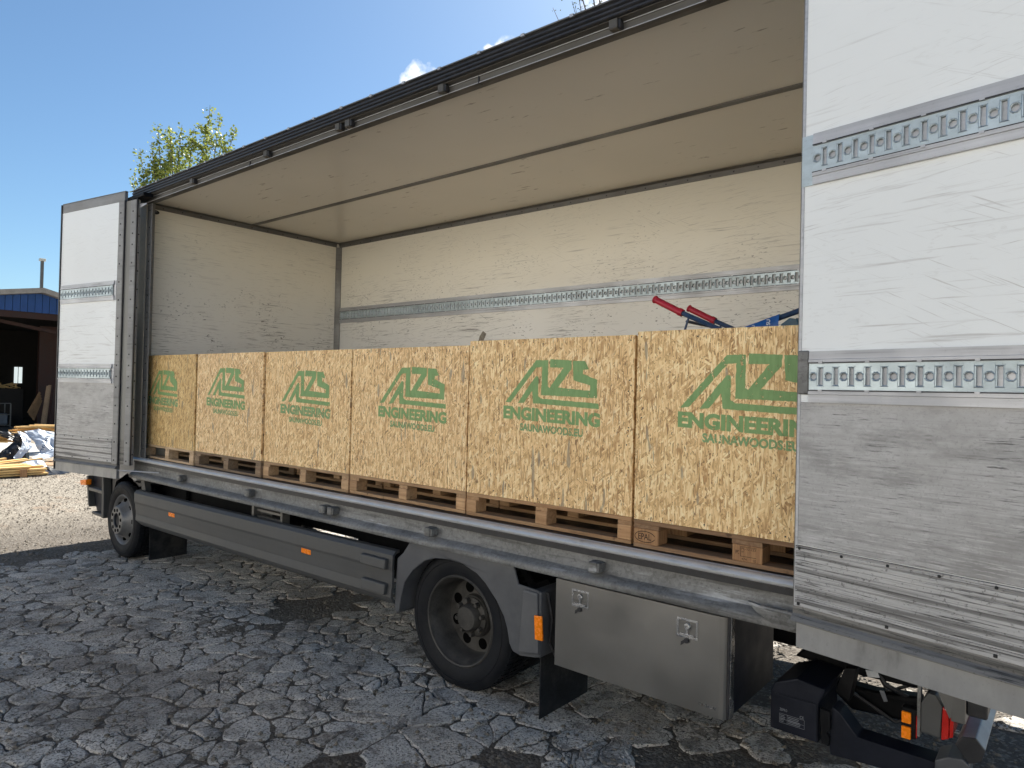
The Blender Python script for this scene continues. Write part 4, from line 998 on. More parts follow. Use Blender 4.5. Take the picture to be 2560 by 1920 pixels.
def crate(k):
    x0, x1, top, tint, kind, pt, lx, lz, sc = CR8[k]; L = x1 - x0; z0 = .1445; th = .015
    e = empty('strand_board_crate', (x0, OY[k], z0))
    tag(e, DIRT[k], 'crate', 'stencilled crates on pallets in the truck')
    H = top - z0
    fp = MB().box(.0, L, 0, th, .0, H, .0012).build('front_panel', M['osb'], e, color=tint)
    for xx in (0, L - th): MB().box(xx + (.002 if xx == 0 else -.002), xx + th + (.002 if xx == 0 else -.002), th + .001, .79, 0, H - .004).build('side_panel', M['osb'], e, color=[c * .9 for c in tint])
    MB().box(0, L, .79, .805, 0, H).build('rear_panel', M['osb'], e, color=tint)
    MB().box(th + .004, L - th - .004, th + .001, .789, H - .018, H - .003).build('lid', M['osb'], e, color=[c * .95 for c in tint])
    lg = MB(); ox, oz = lx - x0, lz - z0
    if k == 0: rs2 = .013
    flat(lg, rough_poly(P1, k + 1), ox, oz, -.0012, sc); flat(lg, rough_poly(P2, k + 11), ox, oz, -.0012, sc)
    if k == 0: flat(lg, rough_poly([(.49, .25), (.66, .14), (.66, .05), (.50, .14)], 3), ox, oz, -.0014, sc)
    lg.build('green_emblem', M['green'], fp)
    t1 = MB(); put_text(t1, 'ENGINEERING', ox - .012, oz - .099, -.0012, .698 * sc, .080, .052, -.032); t1.build('stencil_lettering', M['green'] if k in (3, 4, 5, 1) else M['green_worn'], fp)
    t2_ = MB(); put_text(t2_, 'SAUNAWOODS.EU', ox + .12, oz - .167, -.0012, .455 * sc, .046, .042, -.032); t2_.build('stencil_lettering', M['green_worn'], fp)
    nl = MB(); rs = random.Random(40 + k)
    for i in range(18):
        xx, zz = rs.choice(((rs.uniform(.02, L - .02), rs.choice((.03, H - .03)) + rs.uniform(-.012, .012)), (rs.choice((.03, L - .03)) + rs.uniform(-.01, .01), rs.uniform(.03, H - .03))))
        nl.box(xx - .0035, xx + .0035, -.0008, .0, zz - .0035, zz + .0035)
    tag(nl.build('nail_heads', M['hole'], fp), kind='stuff')
    return e
def pallet(k):
    x0, x1, top, tint, kind, pt, *_ = CR8[k]; L = 1.2 if k in (4, 5) else x1 - x0
    e = empty('wooden_pallet', (x0, OY[k], 0.0)); tag(e, PLAB[k], 'pallet', 'pallets under the crates'); rs = random.Random(70 + k)
    def tn(): g = rs.uniform(.86, 1.14); return [c * g for c in pt]
    for y0, y1 in ((0, .145), (.163, .263), (.327, .472), (.537, .637), (.655, .80)): MB().box(0, L, y0, y1, .122, .144, .002).build('deck_board', M['wood_pale'], e, color=tn())
    bw_ = .145 if kind == 'epal' else .085
    xs = (0, (L - bw_) / 2, L - bw_)
    for x in xs: MB().box(x, x + min(.145, bw_ + .02 if x == 0 else bw_), .002, .798, .100, .1215, .002).build('stringer_board', M['wood_pale_y'], e, color=tn())
    for i, x in enumerate(xs):
        for j, (y0, y1) in enumerate(((.001, .10), (.328, .472), (.70, .799))):
            dx = rs.uniform(-.004, .004) if i == 1 else 0
            b = MB().box(x + dx + .001, x + dx + bw_ - .001, y0 - (.003 if j == 0 else 0), y1, .0225, .0995, .003).build('block', M['chip_block'] if kind == 'epal' else M['wood_pale'], e, color=[1, 1, 1] if kind == 'epal' else [c * 1.25 for c in tn()])
            if kind == 'epal' and j == 0:
                s = MB()
                if i == 0:
                    put_text(s, 'EPAL', x + .030, .045, -.0031, .075, .032, .012)
                    ring = [(x + .068 + (.056 + d) * math.cos(a), .060 + (.026 + d) * math.sin(a)) for a, d in [(.25 + t * (2 * math.pi - .5) / 30, 0) for t in range(31)]]
                    ring2 = [(x + .068 + .0600 * math.cos(a), .060 + .0300 * math.sin(a)) for a in [.25 + t * (2 * math.pi - .5) / 30 for t in range(31)]]
                    s.add([(p[0], -.0029, p[1]) for p in ring] + [(p[0], -.0029, p[1]) for p in ring2], [(q, q + 1, 32 + q, 31 + q) for q in range(30)])
                if i == 1:
                    put_text(s, 'PL-32-222', x + .050, .078, -.0029, .068, .010); put_text(s, 'HT', x + .050, .064, -.0029, .012, .009)
                    put_text(s, '474', x + .050, .030, -.0029, .025, .010); put_text(s, '10', x + .105, .028, -.0029, .014, .012)
                    s.box(x + .044, x + .046, -.0031, -.0028, .045, .092); s.box(x + .044, x + .12, -.0031, -.0028, .046, .048); s.box(x + .044, x + .12, -.0031, -.0028, .091, .093)
                    put_text(s, 'IPPC', x + .020, .055, -.0029, .018, .018)
                if s.v: s.build('burned_stamp', M['burn'], b)
    for y0, y1 in ((0, .10), (.328, .472), (.70, .80)): MB().box(0, L, y0, y1, .0005, .022, .002).build('bottom_board', M['wood_pale'], e, color=tn())
    return e
ORD = ('first', 'second', 'third', 'fourth', 'fifth', 'sixth')
for k in range(6):
    pe = pallet(k); ce = crate(k)
    # back rows, seen only through the gaps; hidden crates added to block light there
    for src, nm, lb, cat, grp in ((pe, 'wooden_pallet', ORD[k] + ' back row pallet from the cab, seen through the gaps below the front crates', 'pallet', 'pallets in the back row'),
                             (ce, 'strand_board_crate', ORD[k] + ' back row crate from the cab, hidden behind the stencilled crates', 'crate', 'crates in the back row')):
        for row in (1, 2):
            c = src.copy(); COL.objects.link(c); c.location.y += .825 * row
            lb2 = lb if row == 1 else lb.replace('back row', 'far row')
            tag(c, lb2, cat, grp if row == 1 else grp.replace('back row', 'far row'))
            if row == 2 and cat == 'crate' : c.location.y -= .02
            for ch_ in list(src.children):
                d = ch_.copy(); COL.objects.link(d); d.parent = c

# ------------------------------------------------------------------ hand truck on the last crate
ht = empty('hand_truck', (6.2, .65, 1.127)); tag(ht, 'blue tubular hand truck with two red grips lying on the last crate', 'hand truck')
def L3(p): return (p[0] - 6.2, p[1] - .65, p[2] - 1.127)
for y, dx in ((.40, 0), (.88, -.012)):
    a = (5.872 + dx, y, 1.354); b = (6.040 + dx, y, 1.268); c = (6.315 + dx, y, 1.142)
    MB().tube([L3(b), L3(c), L3((6.55, y, 1.150)), L3((6.95, y, 1.155))], .0145, 10).build('frame_tube', M['blue_tube'], ht, smooth=True)
    d = (Vector(b) - Vector(a)).normalized()
    MB().tube([L3(Vector(a) - d * .002), L3(Vector(a) + d * .006), L3(Vector(a) + d * .012), L3(Vector(b) - d * .02), L3(Vector(b) - d * .012), L3(Vector(b) + d * .012)], [.022, .024, .0195, .0195, .023, .022], 12).build('grip', M['red_grip'], ht, smooth=True)
    MB().tube([L3((6.088 + dx, y, 1.236)), L3((6.055 + dx, y, 1.131))], .0065, 8).build('stay', M['blue_tube'], ht, smooth=True)
MB().tube([L3((6.078, .4, 1.215)), L3((6.078, .88, 1.215))], .009, 8).build('crossbar', M['blue_tube'], ht, smooth=True)
MB().tube([L3((6.36, .4, 1.146)), L3((6.36, .88, 1.146))], .009, 8).build('crossbar', M['blue_tube'], ht, smooth=True)
fb = empty('folded_trolley_frame', (6.6, .5, 1.127)); tag(fb, 'dark blue tube frame partly wrapped in printed blue film, beside the right door', 'trolley')
def L4(p): return (p[0] - 6.6, p[1] - .5, p[2] - 1.127)
MB().tube([L4((6.245, .6, 1.142)), L4((6.617, .6, 1.262)), L4((6.98, .6, 1.385))], .015, 10).build('frame_tube', M['blue_tube'], fb, smooth=True)
MB().tube([L4((6.35, .75, 1.145)), L4((6.98, .75, 1.33))], .015, 10).build('frame_tube', M['blue_tube'], fb, smooth=True)
MB().tube([L4((6.62, .58, 1.215)), L4((6.90, .56, 1.160))], .010, 8).build('brace', M['teal_plastic'], fb, smooth=True)
def film():
    top = lambda x: 1.142 + (x - 6.245) * .3235 + .016
    mb = MB(); nx, nz = 26, 6; vs = []
    for i in range(nx):
        x = 6.27 + i * (.262 / (nx - 1))
        for j in range(nz):
            t = j / (nz - 1); z = 1.130 + (top(x) - 1.130) * t
            vs.append((x - 6.6, .578 - .5 - .012 * math.sin(t * 3.1) + .006 * noise.noise(Vector((x * 40, z * 40, 0))), z - 1.127))
    for i in range(nx):
        x = 6.27 + i * (.262 / (nx - 1)); vs.append((x - 6.6, .13, top(x) - 1.127 - .004))
    fs = [(i * nz + j, (i + 1) * nz + j, (i + 1) * nz + j + 1, i * nz + j + 1) for i in range(nx - 1) for j in range(nz - 1)]
    fs += [(i * nz + nz - 1, (i + 1) * nz + nz - 1, nx * nz + i + 1, nx * nz + i) for i in range(nx - 1)]
    mb.add(vs, fs); mb.build('printed_film', M['blue_film'], fb, smooth=True)
    tx = MB()
    for (txt, x, z, s) in (('SU', 6.462, 1.190, .028), ('SU', 6.385, 1.172, .020), ('S', 6.33, 1.168, .012)):
        vs, fs2 = text_mesh(txt, 1.0, .02)
        tx.add([(x - 6.6 + (-v.y) * s + s, .055, z - 1.127 + v.x * s) for v in vs], fs2)
    tx.build('film_lettering', M['white_print'], fb)
film()
MB().prism([L4((6.545, 0, 1.133))[0::2], L4((6.555, 0, 1.19))[0::2], L4((6.60, 0, 1.222))[0::2], L4((6.64, 0, 1.215))[0::2], L4((6.66, 0, 1.165))[0::2], L4((6.74, 0, 1.15))[0::2], L4((6.74, 0, 1.133))[0::2]], .03, .10, 'y').build('plastic_corner_fitting', M['teal_plastic'], fb, bevel=.006)
fl = MB(); put_text(fl, '52', 6.59 - 6.6, 1.160 - 1.127, .0295, .016, .022, .02); fl.build('fitting_number', M['white_print'], fb)
sc = MB().prism([(4.805, 1.113), (4.815, 1.145), (4.842, 1.178), (4.870, 1.160), (4.858, 1.135), (4.845, 1.113)], .05, .053, 'y').build('torn_cardboard_scrap', M['scrap'])
tag(sc, 'small torn brown cardboard scrap sticking up at the crate corner', 'cardboard scrap')
wk = MB().box(6.03, 6.06, .12, .16, 1.127, 1.134).build('black_strap_end', M['black_rubber']); tag(wk, 'short black strap end lying on the tallest crate beside the hand truck', 'strap')

# ------------------------------------------------------------------ yard: shed
FX = -22.0; GZ = gz(-22)
shed = empty('shed', (FX, 8, GZ)); tag(shed, 'open-fronted blue corrugated shed with a shallow gable and dark interior', 'shed')
def SL(o): o.location = (-FX, -8, -GZ); return o
RY = 5.25; RZ = 4.20
def roofz(y): return RZ - (RY - y) * .170 if y < RY else RZ - (y - RY) * .255
sides = (-5.5, 12.5)
ed = MB().prism([(sides[0], roofz(sides[0])), (RY, RZ), (sides[1], roofz(sides[1])), (sides[1], roofz(sides[1]) - .18), (RY, RZ - .18), (sides[0], roofz(sides[0]) - .18)], -30.0, FX + .35, 'x')
SL(ed.build('roof', M['roof_edge'], shed))
k = 0; y = sides[0]
while y < sides[1] - .01:   # corrugated boards of the gable, each its own
    y2 = y + .23; zt = min(roofz(y), roofz(y2)) - .19
    if zt > 3.32:
        vis = 3.2 < y < 6.6
        b = MB().prism([(y, 3.29), (y2 - .015, 3.29), (y2 - .015, roofz(y2) - .19), (y, roofz(y) - .19)], FX - .02 - (.03 if k % 2 else 0), FX + .02, 'x')
        SL(b.build('gable_board', M['shed_blue'], shed))
    k += 1; y = y2
SL(MB().box(FX - .3, FX - .05, sides[0], sides[1], 3.06, 3.288).build('lintel', M['shed_red'], shed))
SL(MB().prism([(4.0, 3.05), (6.6, 2.62), (6.6, 2.50), (4.0, 2.93)], FX - 1.0, FX - .8, 'x').build('brace_beam', M['shed_red'], shed))
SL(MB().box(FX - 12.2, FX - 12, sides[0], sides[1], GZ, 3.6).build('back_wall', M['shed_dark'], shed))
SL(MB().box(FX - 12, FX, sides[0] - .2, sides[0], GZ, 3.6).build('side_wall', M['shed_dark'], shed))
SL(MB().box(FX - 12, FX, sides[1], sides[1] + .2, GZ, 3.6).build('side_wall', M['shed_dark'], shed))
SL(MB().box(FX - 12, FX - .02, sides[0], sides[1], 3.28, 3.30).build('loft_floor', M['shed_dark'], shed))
SL(MB().box(FX - 12, FX - .8, sides[0], sides[1], GZ - .05, GZ + .05).build('floor_slab', M['floor_slab'], shed))
SL(MB().box(FX - 3.0, FX - 2.8, 6.05, 7.4, GZ, 3.0).build('partition_wall', M['shed_red'], shed))
for y0 in (7.60, 7.79): SL(MB().box(FX - 11.99, FX - 11.95, y0, y0 + .15, .62, 1.44).build('window', M['window_pale'], shed))
wl2 = bpy.data.materials.new('daylit_window'); wl2.use_nodes = True
wl2.node_tree.nodes['Principled BSDF'].inputs['Emission Color'].default_value = (.75, .85, .85, 1); wl2.node_tree.nodes['Principled BSDF'].inputs['Emission Strength'].default_value = .35
for o in shed.children:
    if o.name.startswith('window'): o.data.materials[0] = wl2
pole = empty('floodlight_pole', (FX + .1, 5.235, 4.2)); tag(pole, 'thin floodlight pole standing on the gable peak of the blue shed', 'floodlight')
MB().box(-.045, .045, -.045, .045, -.15, 1.0).build('post', M['alu_dark'], pole)
MB().box(-.06, .08, -.10, .10, 1.0, 1.10, .01).build('lamp_head', M['lamp_glass'], pole)
MB().box(-.08, .08, -.08, .08, -.1, .0).build('foot', M['roof_edge'], pole)
ap = MB().box(FX - .75, -13.0, -7.5, 3.85, GZ - .02, GZ + .006).build('apron', M['pale_slab']); tag(ap, kind='structure')
# boards leaning inside
for k, (yb, yt, xb, h, w_, lab_) in enumerate(((5.60, 5.78, -22.9, 1.72, .12, 'tall grey board leaning upright in the shed opening'), (5.75, 5.90, -23.1, 1.75, .10, 'narrow brown board leaning right of the tall grey board'), (5.98, 6.12, -23.2, 1.6, .10, 'dark red-brown board leaning nearest the partition'))):
    b = MB().prism([(yb, GZ + .05), (yb + w_, GZ + .05), (yt + w_, GZ + h + .05), (yt, GZ + h + .05)], xb, xb + .03, 'x').build('leaning_board', M['wood_pale'] if k < 2 else M['shed_red'], color=(.55, .5, .46) if k < 2 else (1, 1, 1)); tag(b, lab_, 'board', 'boards leaning in the shed')
for k in range(4):
    b = MB().prism([(5.28 + k * .07, -.45 - k * .09), (5.35 + k * .07, -.50 - k * .09), (5.72 + k * .03, .30 - k * .1), (5.66 + k * .03, .36 - k * .1)], -23.3 - k * .04, -23.28 - k * .04, 'x').build('slanting_slat', M['wood_pale'], color=(.45, .36, .26)); tag(b, ('topmost', 'second highest', 'third highest', 'lowest')[k] + ' of four brown slats tilted behind the leaning boards in the shed', 'slat', 'slanting slats behind the leaning boards')
SLb = MB().box(-26, -25.9, 6.6, 7.1, .08, .80).build('grey_panel', M['shed_dark']); SLb.data.materials[0] = M['tarp_grey']; tag(SLb, 'grey rectangular panel hanging at the right inside the shed', 'panel')
cg = empty('wire_cage', (-26, 4.9, GZ)); tag(cg, 'dark wire cage of pale scrap standing on the shed floor', 'cage')
for yy in (-.45, .45):
    for xx in (-.4, .4): MB().box(xx - .02, xx + .02, yy - .02, yy + .02, .05, 1.0).build('post', M['alu_dark'], cg)
for zz in (.12, .55, 1.0): MB().box(.38, .42, -.45, .45, zz, zz + .03).build('rail', M['alu_dark'], cg)
MB().box(-.35, .35, -.4, .4, .15, .6, .05).build('contents', M['tarp_grey'], cg)
of = MB(); rs = random.Random(9)
for k in range(60):
    a = rs.uniform(0, 3.1); c = Vector((rs.uniform(-27.5, -26.5), rs.uniform(4.0, 5.9), .50 + rs.uniform(-.08, .10))); d = Vector((rs.uniform(-.3, .3), math.cos(a), rs.uniform(-.3, .5))).normalized() * rs.uniform(.1, .25)
    of.tube([c - d, c + d], .018, 4)
o = of.build('offcut_heap', M['yellow_wood']); tag(o, 'heap of orange wood offcuts piled high inside the shed', 'wood offcuts', kind='stuff')
bn = MB().box(-27.6, -26.4, 3.4, 6.0, GZ + .05, .42, .02).build('offcut_bin', M['shed_dark']); tag(bn, 'dark bin holding the heap of orange offcuts in the shed', 'bin')

# ------------------------------------------------------------------ building added unseen behind the camera to bounce sun into the truck
wh_ = empty('warehouse', (0, -15, gz(0))); tag(wh_, 'long pale rendered warehouse across the yard behind the photographer', 'warehouse')
def WL(o): o.location = (0, 15, -gz(0)); return o
WL(MB().box(-24, 30, -25, -15, gz(0) - .3, 6.2).build('wall', M['render_wall'], wh_))
WL(MB().box(-24.4, 30.4, -25.4, -14.6, 6.2, 6.45).build('roof', M['roof_edge'], wh_))
WL(MB().box(-24, 30, -14.999, -14.93, gz(0) - .3, gz(0) + .5).build('plinth', M['floor_slab'], wh_))
for x in range(-22, 29, 5):
    if x in (3, 8): continue
    f = WL(MB().box(x - .75, x + .75, -14.999, -14.94, 1.6, 2.9).build('window_frame', M['cab'], wh_)); MB().box(x - .68, x + .68, -14.939, -14.93, 1.67, 2.83).build('pane', M['dark_glass'], f)
WL(MB().box(3.0, 7.2, -14.999, -14.92, gz(0), 3.2).build('roller_door', M['galv'], wh_))

# ------------------------------------------------------------------ yard: timber stacks and sheeting
G9 = gz(-9)
def lumber_stack(name, x0, x1, y0, y1, z0, rows, label, seed, tilt=0.0, per=5):
    e = empty(name, (x0, y0, z0)); tag(e, label, 'timber stack'); rs = random.Random(seed); h = .042
    for r in range(rows):
        for c in range(per):
            w_ = (x1 - x0) / per; a = rs.uniform(0, .04); b = (y1 - y0) - rs.uniform(0, .35 * (r + 1) / rows)
            dz = rs.uniform(-.004, .004); sk = rs.uniform(-.02, .02) * (1 + r)
            x = c * w_; z = r * (h + .008) + dz
            mb = MB(); mb.add([(x, a, z), (x + w_ * .85, a, z), (x + w_ * .85 + sk, b, z + tilt), (x + sk, b, z + tilt), (x, a, z + h * .8), (x + w_ * .85, a, z + h * .8), (x + w_ * .85 + sk, b, z + h * .8 + tilt), (x + sk, b, z + h * .8 + tilt)],
                              [(0, 3, 2, 1), (4, 5, 6, 7), (0, 1, 5, 4), (1, 2, 6, 5), (2, 3, 7, 6), (3, 0, 4, 7)])
            g = rs.uniform(.85, 1.12); mb.build('plank', M['yellow_wood'], e, color=(g, g * .97, g * .9))
    return e
ls = lumber_stack('timber_stack', -9.5, -8.72, -.6, 1.72, G9 + .03, 4, 'low stack of long yellow planks on the ground in front of the sheeting', 3)
MB().box(.80, .83, 1.80, 1.92, -.02, .14).build('end_cleat', M['chip_block'], ls)
MB().box(.0, .8, .3, .4, -.03, -.002).build('bearer', M['wood_pale'], ls)
def loose(name, label, n, x, y, z, sx, sy, sz, seed, ln=(.4, .9), col=1.0, mat='yellow_wood', ang=(-.3, .3), r=.022):
    e = empty(name, (x, y, z)); tag(e, label, 'timber pile'); rs = random.Random(seed)
    for k in range(n):
        c = Vector((rs.uniform(-sx, sx), rs.uniform(-sy, sy), rs.uniform(0, sz))); a = rs.uniform(*ang); d = Vector((math.sin(a), math.cos(a), rs.uniform(-.08, .08))) * rs.uniform(*ln) / 2
        u = d.normalized(); s = u.cross(Vector((0, 0, 1))) * rs.uniform(.03, .06); t = Vector((0, 0, r))
        A, B = c - d, c + d
        mb = MB(); mb.add([A - s - t, A + s - t, B + s - t, B - s - t, A - s + t, A + s + t, B + s + t, B - s + t], [(0, 3, 2, 1), (4, 5, 6, 7), (0, 1, 5, 4), (1, 2, 6, 5), (2, 3, 7, 6), (3, 0, 4, 7)])
        g = rs.uniform(.8, 1.15) * col; mb.build('plank', M[mat], e, color=(g, g * .96, g * .9))
    return e
loose('plank_pile', 'loose pale planks fanned out just behind the low timber stack', 14, -10.4, .9, gz(-10) + .04, .5, .7, .10, 21, (.7, 1.6), 1.05, ang=(-.5, -.1))
loose('plank_pile', 'messy yellow plank pile heaped on the right of the white sheeting', 22, -12.6, 2.75, -.62, .25, .42, .26, 22, (.5, .9), 1.0, ang=(-.25, .35))
loose('plank_pile', 'orange-brown plank bundle poking out of the black sheeting', 12, -12.4, 1.72, -.72, .2, .16, .22, 23, (.45, .7), .9, ang=(.1, .3))
sw = MB(); n = 24
swv = [(-11.7 + 1.2 * i / n + .1 * math.sin(j), 1.5 + 1.6 * j / n, gz(-11) + .012 + .03 * max(0, noise.noise(Vector((i * .5, j * .5, 4))))) for i in range(n + 1) for j in range(n + 1)]
sw.add(swv, [(i * (n + 1) + j, (i + 1) * (n + 1) + j, (i + 1) * (n + 1) + j + 1, i * (n + 1) + j + 1) for i in range(n) for j in range(n)])
tag(sw.build('sawdust_litter', M['sawdust'], smooth=True), kind='stuff')
def sheeting(name, label, outline, x, depth, mat, seed, amp=.10, text=None):
    """crumpled plastic: a draped sheet hanging/lying over a pile; outline = rows of (y, z) polylines from top to bottom"""
    mb = MB(); vs = []; m = len(outline[0]); sub = 5; rows = []
    for a, b in zip(outline[:-1], outline[1:]):
        for s in range(sub): rows.append([Vector((p[0] + (q[0] - p[0]) * s / sub, p[1] + (q[1] - p[1]) * s / sub)) for p, q in zip(a, b)])
    rows.append([Vector(p) for p in outline[-1]])
    grid = []
    for ri, row in enumerate(rows):
        r2 = []
        for a, b in zip(row[:-1], row[1:]):
            for s in range(sub): r2.append(a.lerp(b, s / sub))
        r2.append(row[-1])
        grid.append(r2)
    nr, nc = len(grid), len(grid[0])
    for i, row in enumerate(grid):
        for j, p in enumerate(row):
            nn = noise.noise(Vector((p.x * 5, p.y * 5, seed))) + .5 * abs(noise.noise(Vector((p.x * 13, p.y * 13, seed + 4))))
            vs.append((depth * (i / (nr - 1)) + nn * amp, p.x + .03 * noise.noise(Vector((p.y * 9, p.x * 9, seed))), p.y + .04 * nn))
    mb.add(vs, [(i * nc + j, i * nc + j + 1, (i + 1) * nc + j + 1, (i + 1) * nc + j) for i in range(nr - 1) for j in range(nc - 1)])
    o = mb.build(name, M[mat], smooth=False, loc=(x, 0, 0)); tag(o, label, 'plastic sheet')
    return o
so1 = sheeting('plastic_sheet', 'white-blue printed plastic sheet draped over the plank pile', [[(2.20, -.47), (2.5, -.43), (2.85, -.50)], [(2.34, -.72), (2.6, -.62), (3.0, -.66)], [(2.42, -.95), (2.6, -.92), (2.98, -.86)], [(2.12, -1.08), (2.4, -1.10), (2.75, -1.02)]], -12.2, .8, 'tarp_white', 3)
tx = MB(); vs, fs = text_mesh('EN ITAL', 1.0, .03)
tx.add([(.60, 2.50 + v.y * .10 - v.x * .035, -.55 - v.x * .105) for v in vs], fs); tx.build('sheet_print', M['blue_print'], so1)
sheeting('plastic_sheet', 'black plastic sheet hanging open around the orange-brown plank bundle', [[(1.45, -.42), (1.8, -.46), (2.05, -.52)], [(1.95, -.70), (2.1, -.66), (2.28, -.62)], [(1.55, -1.02), (1.9, -.92), (2.2, -.88)], [(1.42, -1.12), (1.8, -1.13), (2.2, -1.12)]], -12.2, .5, 'tarp_black', 8)
sheeting('plastic_sheet', 'white flap of plastic between the black sheet and the printed sheet', [[(1.98, -.45), (2.1, -.47), (2.2, -.56)], [(2.05, -.62), (2.15, -.62), (2.24, -.68)], [(2.0, -.82), (2.12, -.84), (2.22, -.82)], [(1.80, -1.05), (1.88, -1.08), (1.98, -1.05)]], -11.9, .4, 'tarp_white', 12, .05)
sheeting('plastic_sheet', 'grey crumpled plastic sheet at the left edge beside the plank bundle', [[(1.0, -.62), (1.25, -.58), (1.5, -.50)], [(1.0, -.80), (1.25, -.78), (1.55, -.68)], [(1.0, -.98), (1.25, -.95), (1.5, -.82)]], -13.2, .6, 'tarp_grey', 17, .06)
sheeting('plastic_sheet', 'low white and black plastic sheet bunched behind the low timber stack', [[(1.05, -1.00), (1.35, -1.03), (1.66, -.92), (1.86, -.96)], [(1.05, -1.07), (1.35, -1.10), (1.62, -1.0), (1.90, -1.05)], [(1.05, -1.14), (1.4, -1.15), (1.7, -1.13), (1.95, -1.15)]], -9.6, .3, 'tarp_white', 23, .05)
sheeting('plastic_sheet', 'black plastic sheet tail trailing right of the low timber stack', [[(1.62, -1.02), (1.8, -1.03), (2.05, -1.12)], [(1.66, -1.10), (1.86, -1.10), (2.12, -1.14)], [(1.66, -1.165), (1.88, -1.165), (2.12, -1.165)]], -9.1, .35, 'tarp_black', 29, .05)

# ------------------------------------------------------------------ trees
def leaf_faces(mb, c, rs, n, spread, size):
    for _ in range(n):
        p = c + Vector((rs.gauss(0, spread), rs.gauss(0, spread), rs.gauss(0, spread)))
        a = Vector((rs.gauss(0, 1), rs.gauss(0, 1), rs.gauss(0, .6))).normalized(); b = a.cross(Vector((rs.gauss(0, 1), rs.gauss(0, 1), rs.gauss(0, 1)))).normalized()
        s = size * rs.uniform(.6, 1.3)
        mb.add([p - a * s * .5, p - b * s * .38 + a * s * .1, p + a * s * .55, p + b * s * .38 + a * s * .05], [(0, 1, 2, 3)])
def tree(name, label, base, tips, leafmat, seed, size, dens, clus, sprays=5, fork=.45):
    e = empty(name, base); tag(e, label, 'tree'); rs = random.Random(seed)
    tr = MB(); lv = MB(); B = Vector(base); H = max(t[2] for t in tips) - B.z
    top = Vector((sum(t[0] for t in tips) / len(tips), sum(t[1] for t in tips) / len(tips), B.z + H * fork)) - B
    tr.tube([(0, 0, 0), (top * .3 + Vector((.1, .05, 0)))[:], (top * .7)[:], top[:]], [.24, .20, .15, .11], 9)
    for t in tips:
        T_ = Vector(t) - B; s = top * rs.uniform(.55, 1.0)
        mid = s.lerp(T_, .5) + Vector((rs.gauss(0, .12), rs.gauss(0, .12), -.25))
        pts = [s, s.lerp(mid, .5) + Vector((0, 0, -.1)), mid, mid.lerp(T_, .5) + Vector((rs.gauss(0, .05), rs.gauss(0, .05), .0)), T_]
        tr.tube([p[:] for p in pts], [.07, .05, .032, .018, .006], 5)
        L = (T_ - s).length
        n = int(L * 7)
        for k in range(n):
            u = .28 + .72 * k / n; seg = min(3, int(u * 4)); c = pts[seg].lerp(pts[seg + 1], u * 4 - seg)
            leaf_faces(lv, c, rs, int(dens * rs.uniform(.5, 1.3)), clus * (1.15 - .65 * u), size)
        for _ in range(sprays):
            u = rs.uniform(.25, .92); seg = min(3, int(u * 4)); c = pts[seg].lerp(pts[seg + 1], u * 4 - seg)
            d = Vector((rs.gauss(0, .5), rs.gauss(0, .5), rs.uniform(.35, 1))).normalized() * rs.uniform(.45, 1.0) * (1.25 - .6 * u)
            tr.tube([c[:], (c + d * .5)[:], (c + d)[:]], [.014, .009, .003], 4)
            for q in range(6): leaf_faces(lv, c + d * (.25 + .15 * q), rs, int(dens * rs.uniform(.5, 1.1)), clus * .42, size)
    tr.build('trunk', M['bark'], e, smooth=True); lv.build('crown', leafmat, e)
    return e
tips = [(-15.53, 8.25, 10.45), (-15.0, 8.35, 10.05), (-15.14, 9.0, 9.82), (-15.74, 7.81, 9.55), (-16.4, 7.3, 9.6), (-16.18, 6.81, 9.46), (-15.5, 6.9, 9.25), (-15.9, 7.48, 9.6), (-16.38, 6.34, 8.58), (-16.25, 6.64, 8.84), (-16.43, 6.2, 7.75), (-16.44, 6.17, 7.36), (-15.32, 8.66, 9.5), (-15.58, 8.15, 9.7),
        (-17.0, 8.2, 9.3), (-16.2, 9.2, 8.9), (-15.4, 9.4, 8.8), (-17.2, 7.2, 8.6), (-16.8, 7.8, 9.1), (-15.9, 6.9, 8.3)]
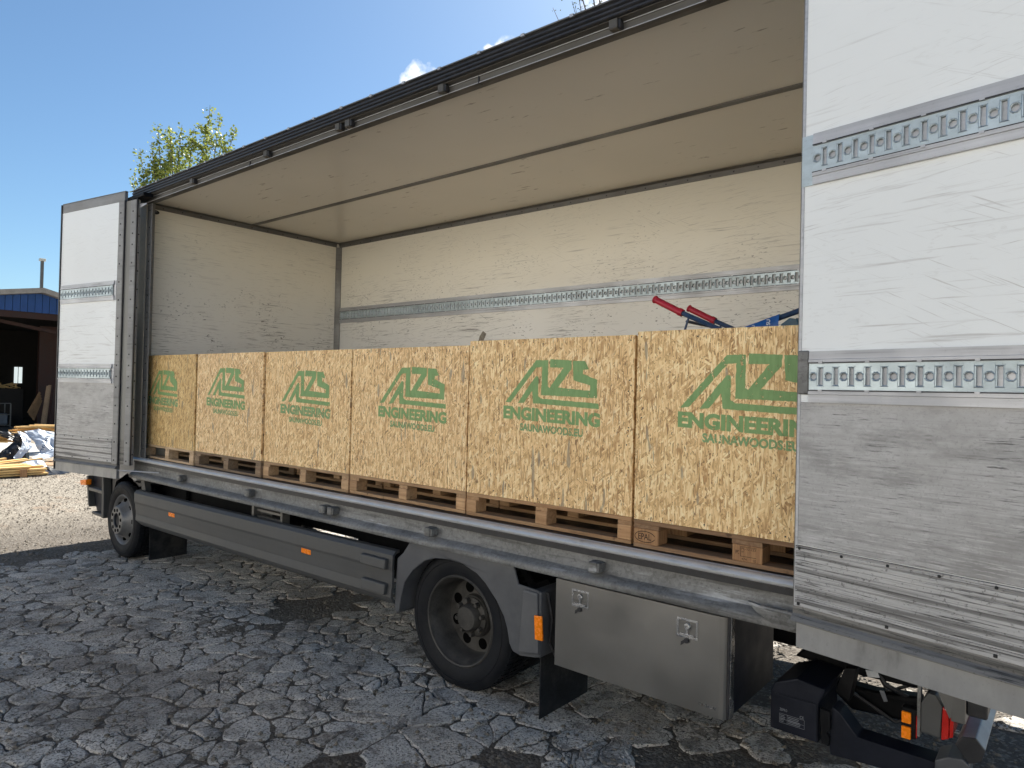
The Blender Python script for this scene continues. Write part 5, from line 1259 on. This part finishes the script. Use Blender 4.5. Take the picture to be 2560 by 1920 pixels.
tree('maple_tree', 'young green maple with upright leafy shoots rising behind the truck roof, on the left', (-16.1, 7.9, gz(-16)), tips, M['leaf'], 4, .105, 13, .17, 7)
rs = random.Random(31); tips2 = []
for k in range(34):
    a = rs.uniform(0, 6.28); r_ = rs.uniform(.5, 2.2)
    tips2.append((-2.2 + r_ * math.cos(a), 14.2 + r_ * math.sin(a) * .9, 11.9 + rs.uniform(-.3, 3.4) - .3 * r_))
tips2 += [(-4.41, 12.62, 11.42), (-4.20, 12.75, 12.0), (-4.0, 12.9, 11.5), (-3.77, 13.09, 12.2), (-3.6, 13.0, 12.9)]
tree('birch_tree', 'sparse small-leaved birch showing above the middle of the truck roof', (-1.9, 14.3, gz(-2)), tips2, M['leaf2'], 6, .055, 2.6, .22, 7, .6)

# ------------------------------------------------------------------ clouds in the sky (part of the world shader)
W = NT(w.node_tree)
gen = W.new('ShaderNodeTexCoord').outputs['Generated']
wob = W.new('ShaderNodeVectorMath', {0: W.noisec(gen, 26, 5)}, operation='SUBTRACT'); wob.inputs[1].default_value = (.5, .5, .5)
wsc = W.new('ShaderNodeVectorMath', {0: wob.outputs[0]}, operation='SCALE'); wsc.inputs['Scale'].default_value = .075
dv = W.new('ShaderNodeVectorMath', {0: gen, 1: wsc.outputs[0]}, operation='ADD').outputs[0]
mask = None
for c, r in (((-.676, .608, .405), .024), ((-.658, .625, .408), .015), ((-.600, .664, .442), .014), ((-.578, .680, .446), .02), ((-.455, .742, .487), .05), ((-.41, .76, .50), .06)):
    dist = W.new('ShaderNodeVectorMath', {0: dv, 1: c}, operation='DISTANCE').outputs['Value']
    k = W.rng(dist, r, r * .55)
    mask = k if mask is None else W.math('MAXIMUM', mask, k)
mask = W.math('MULTIPLY', mask, W.rng(W.noise(gen, 60, 5, .65), .30, .55), True)
sk = W.mix(1.0, sky.outputs[0], (.88, .99, .98), 'MULTIPLY')
cm = W.mix(mask, sk, (9.2, 9.4, 9.8))
W.l.new(cm, bgn.inputs[0])
S.render.film_transparent = False
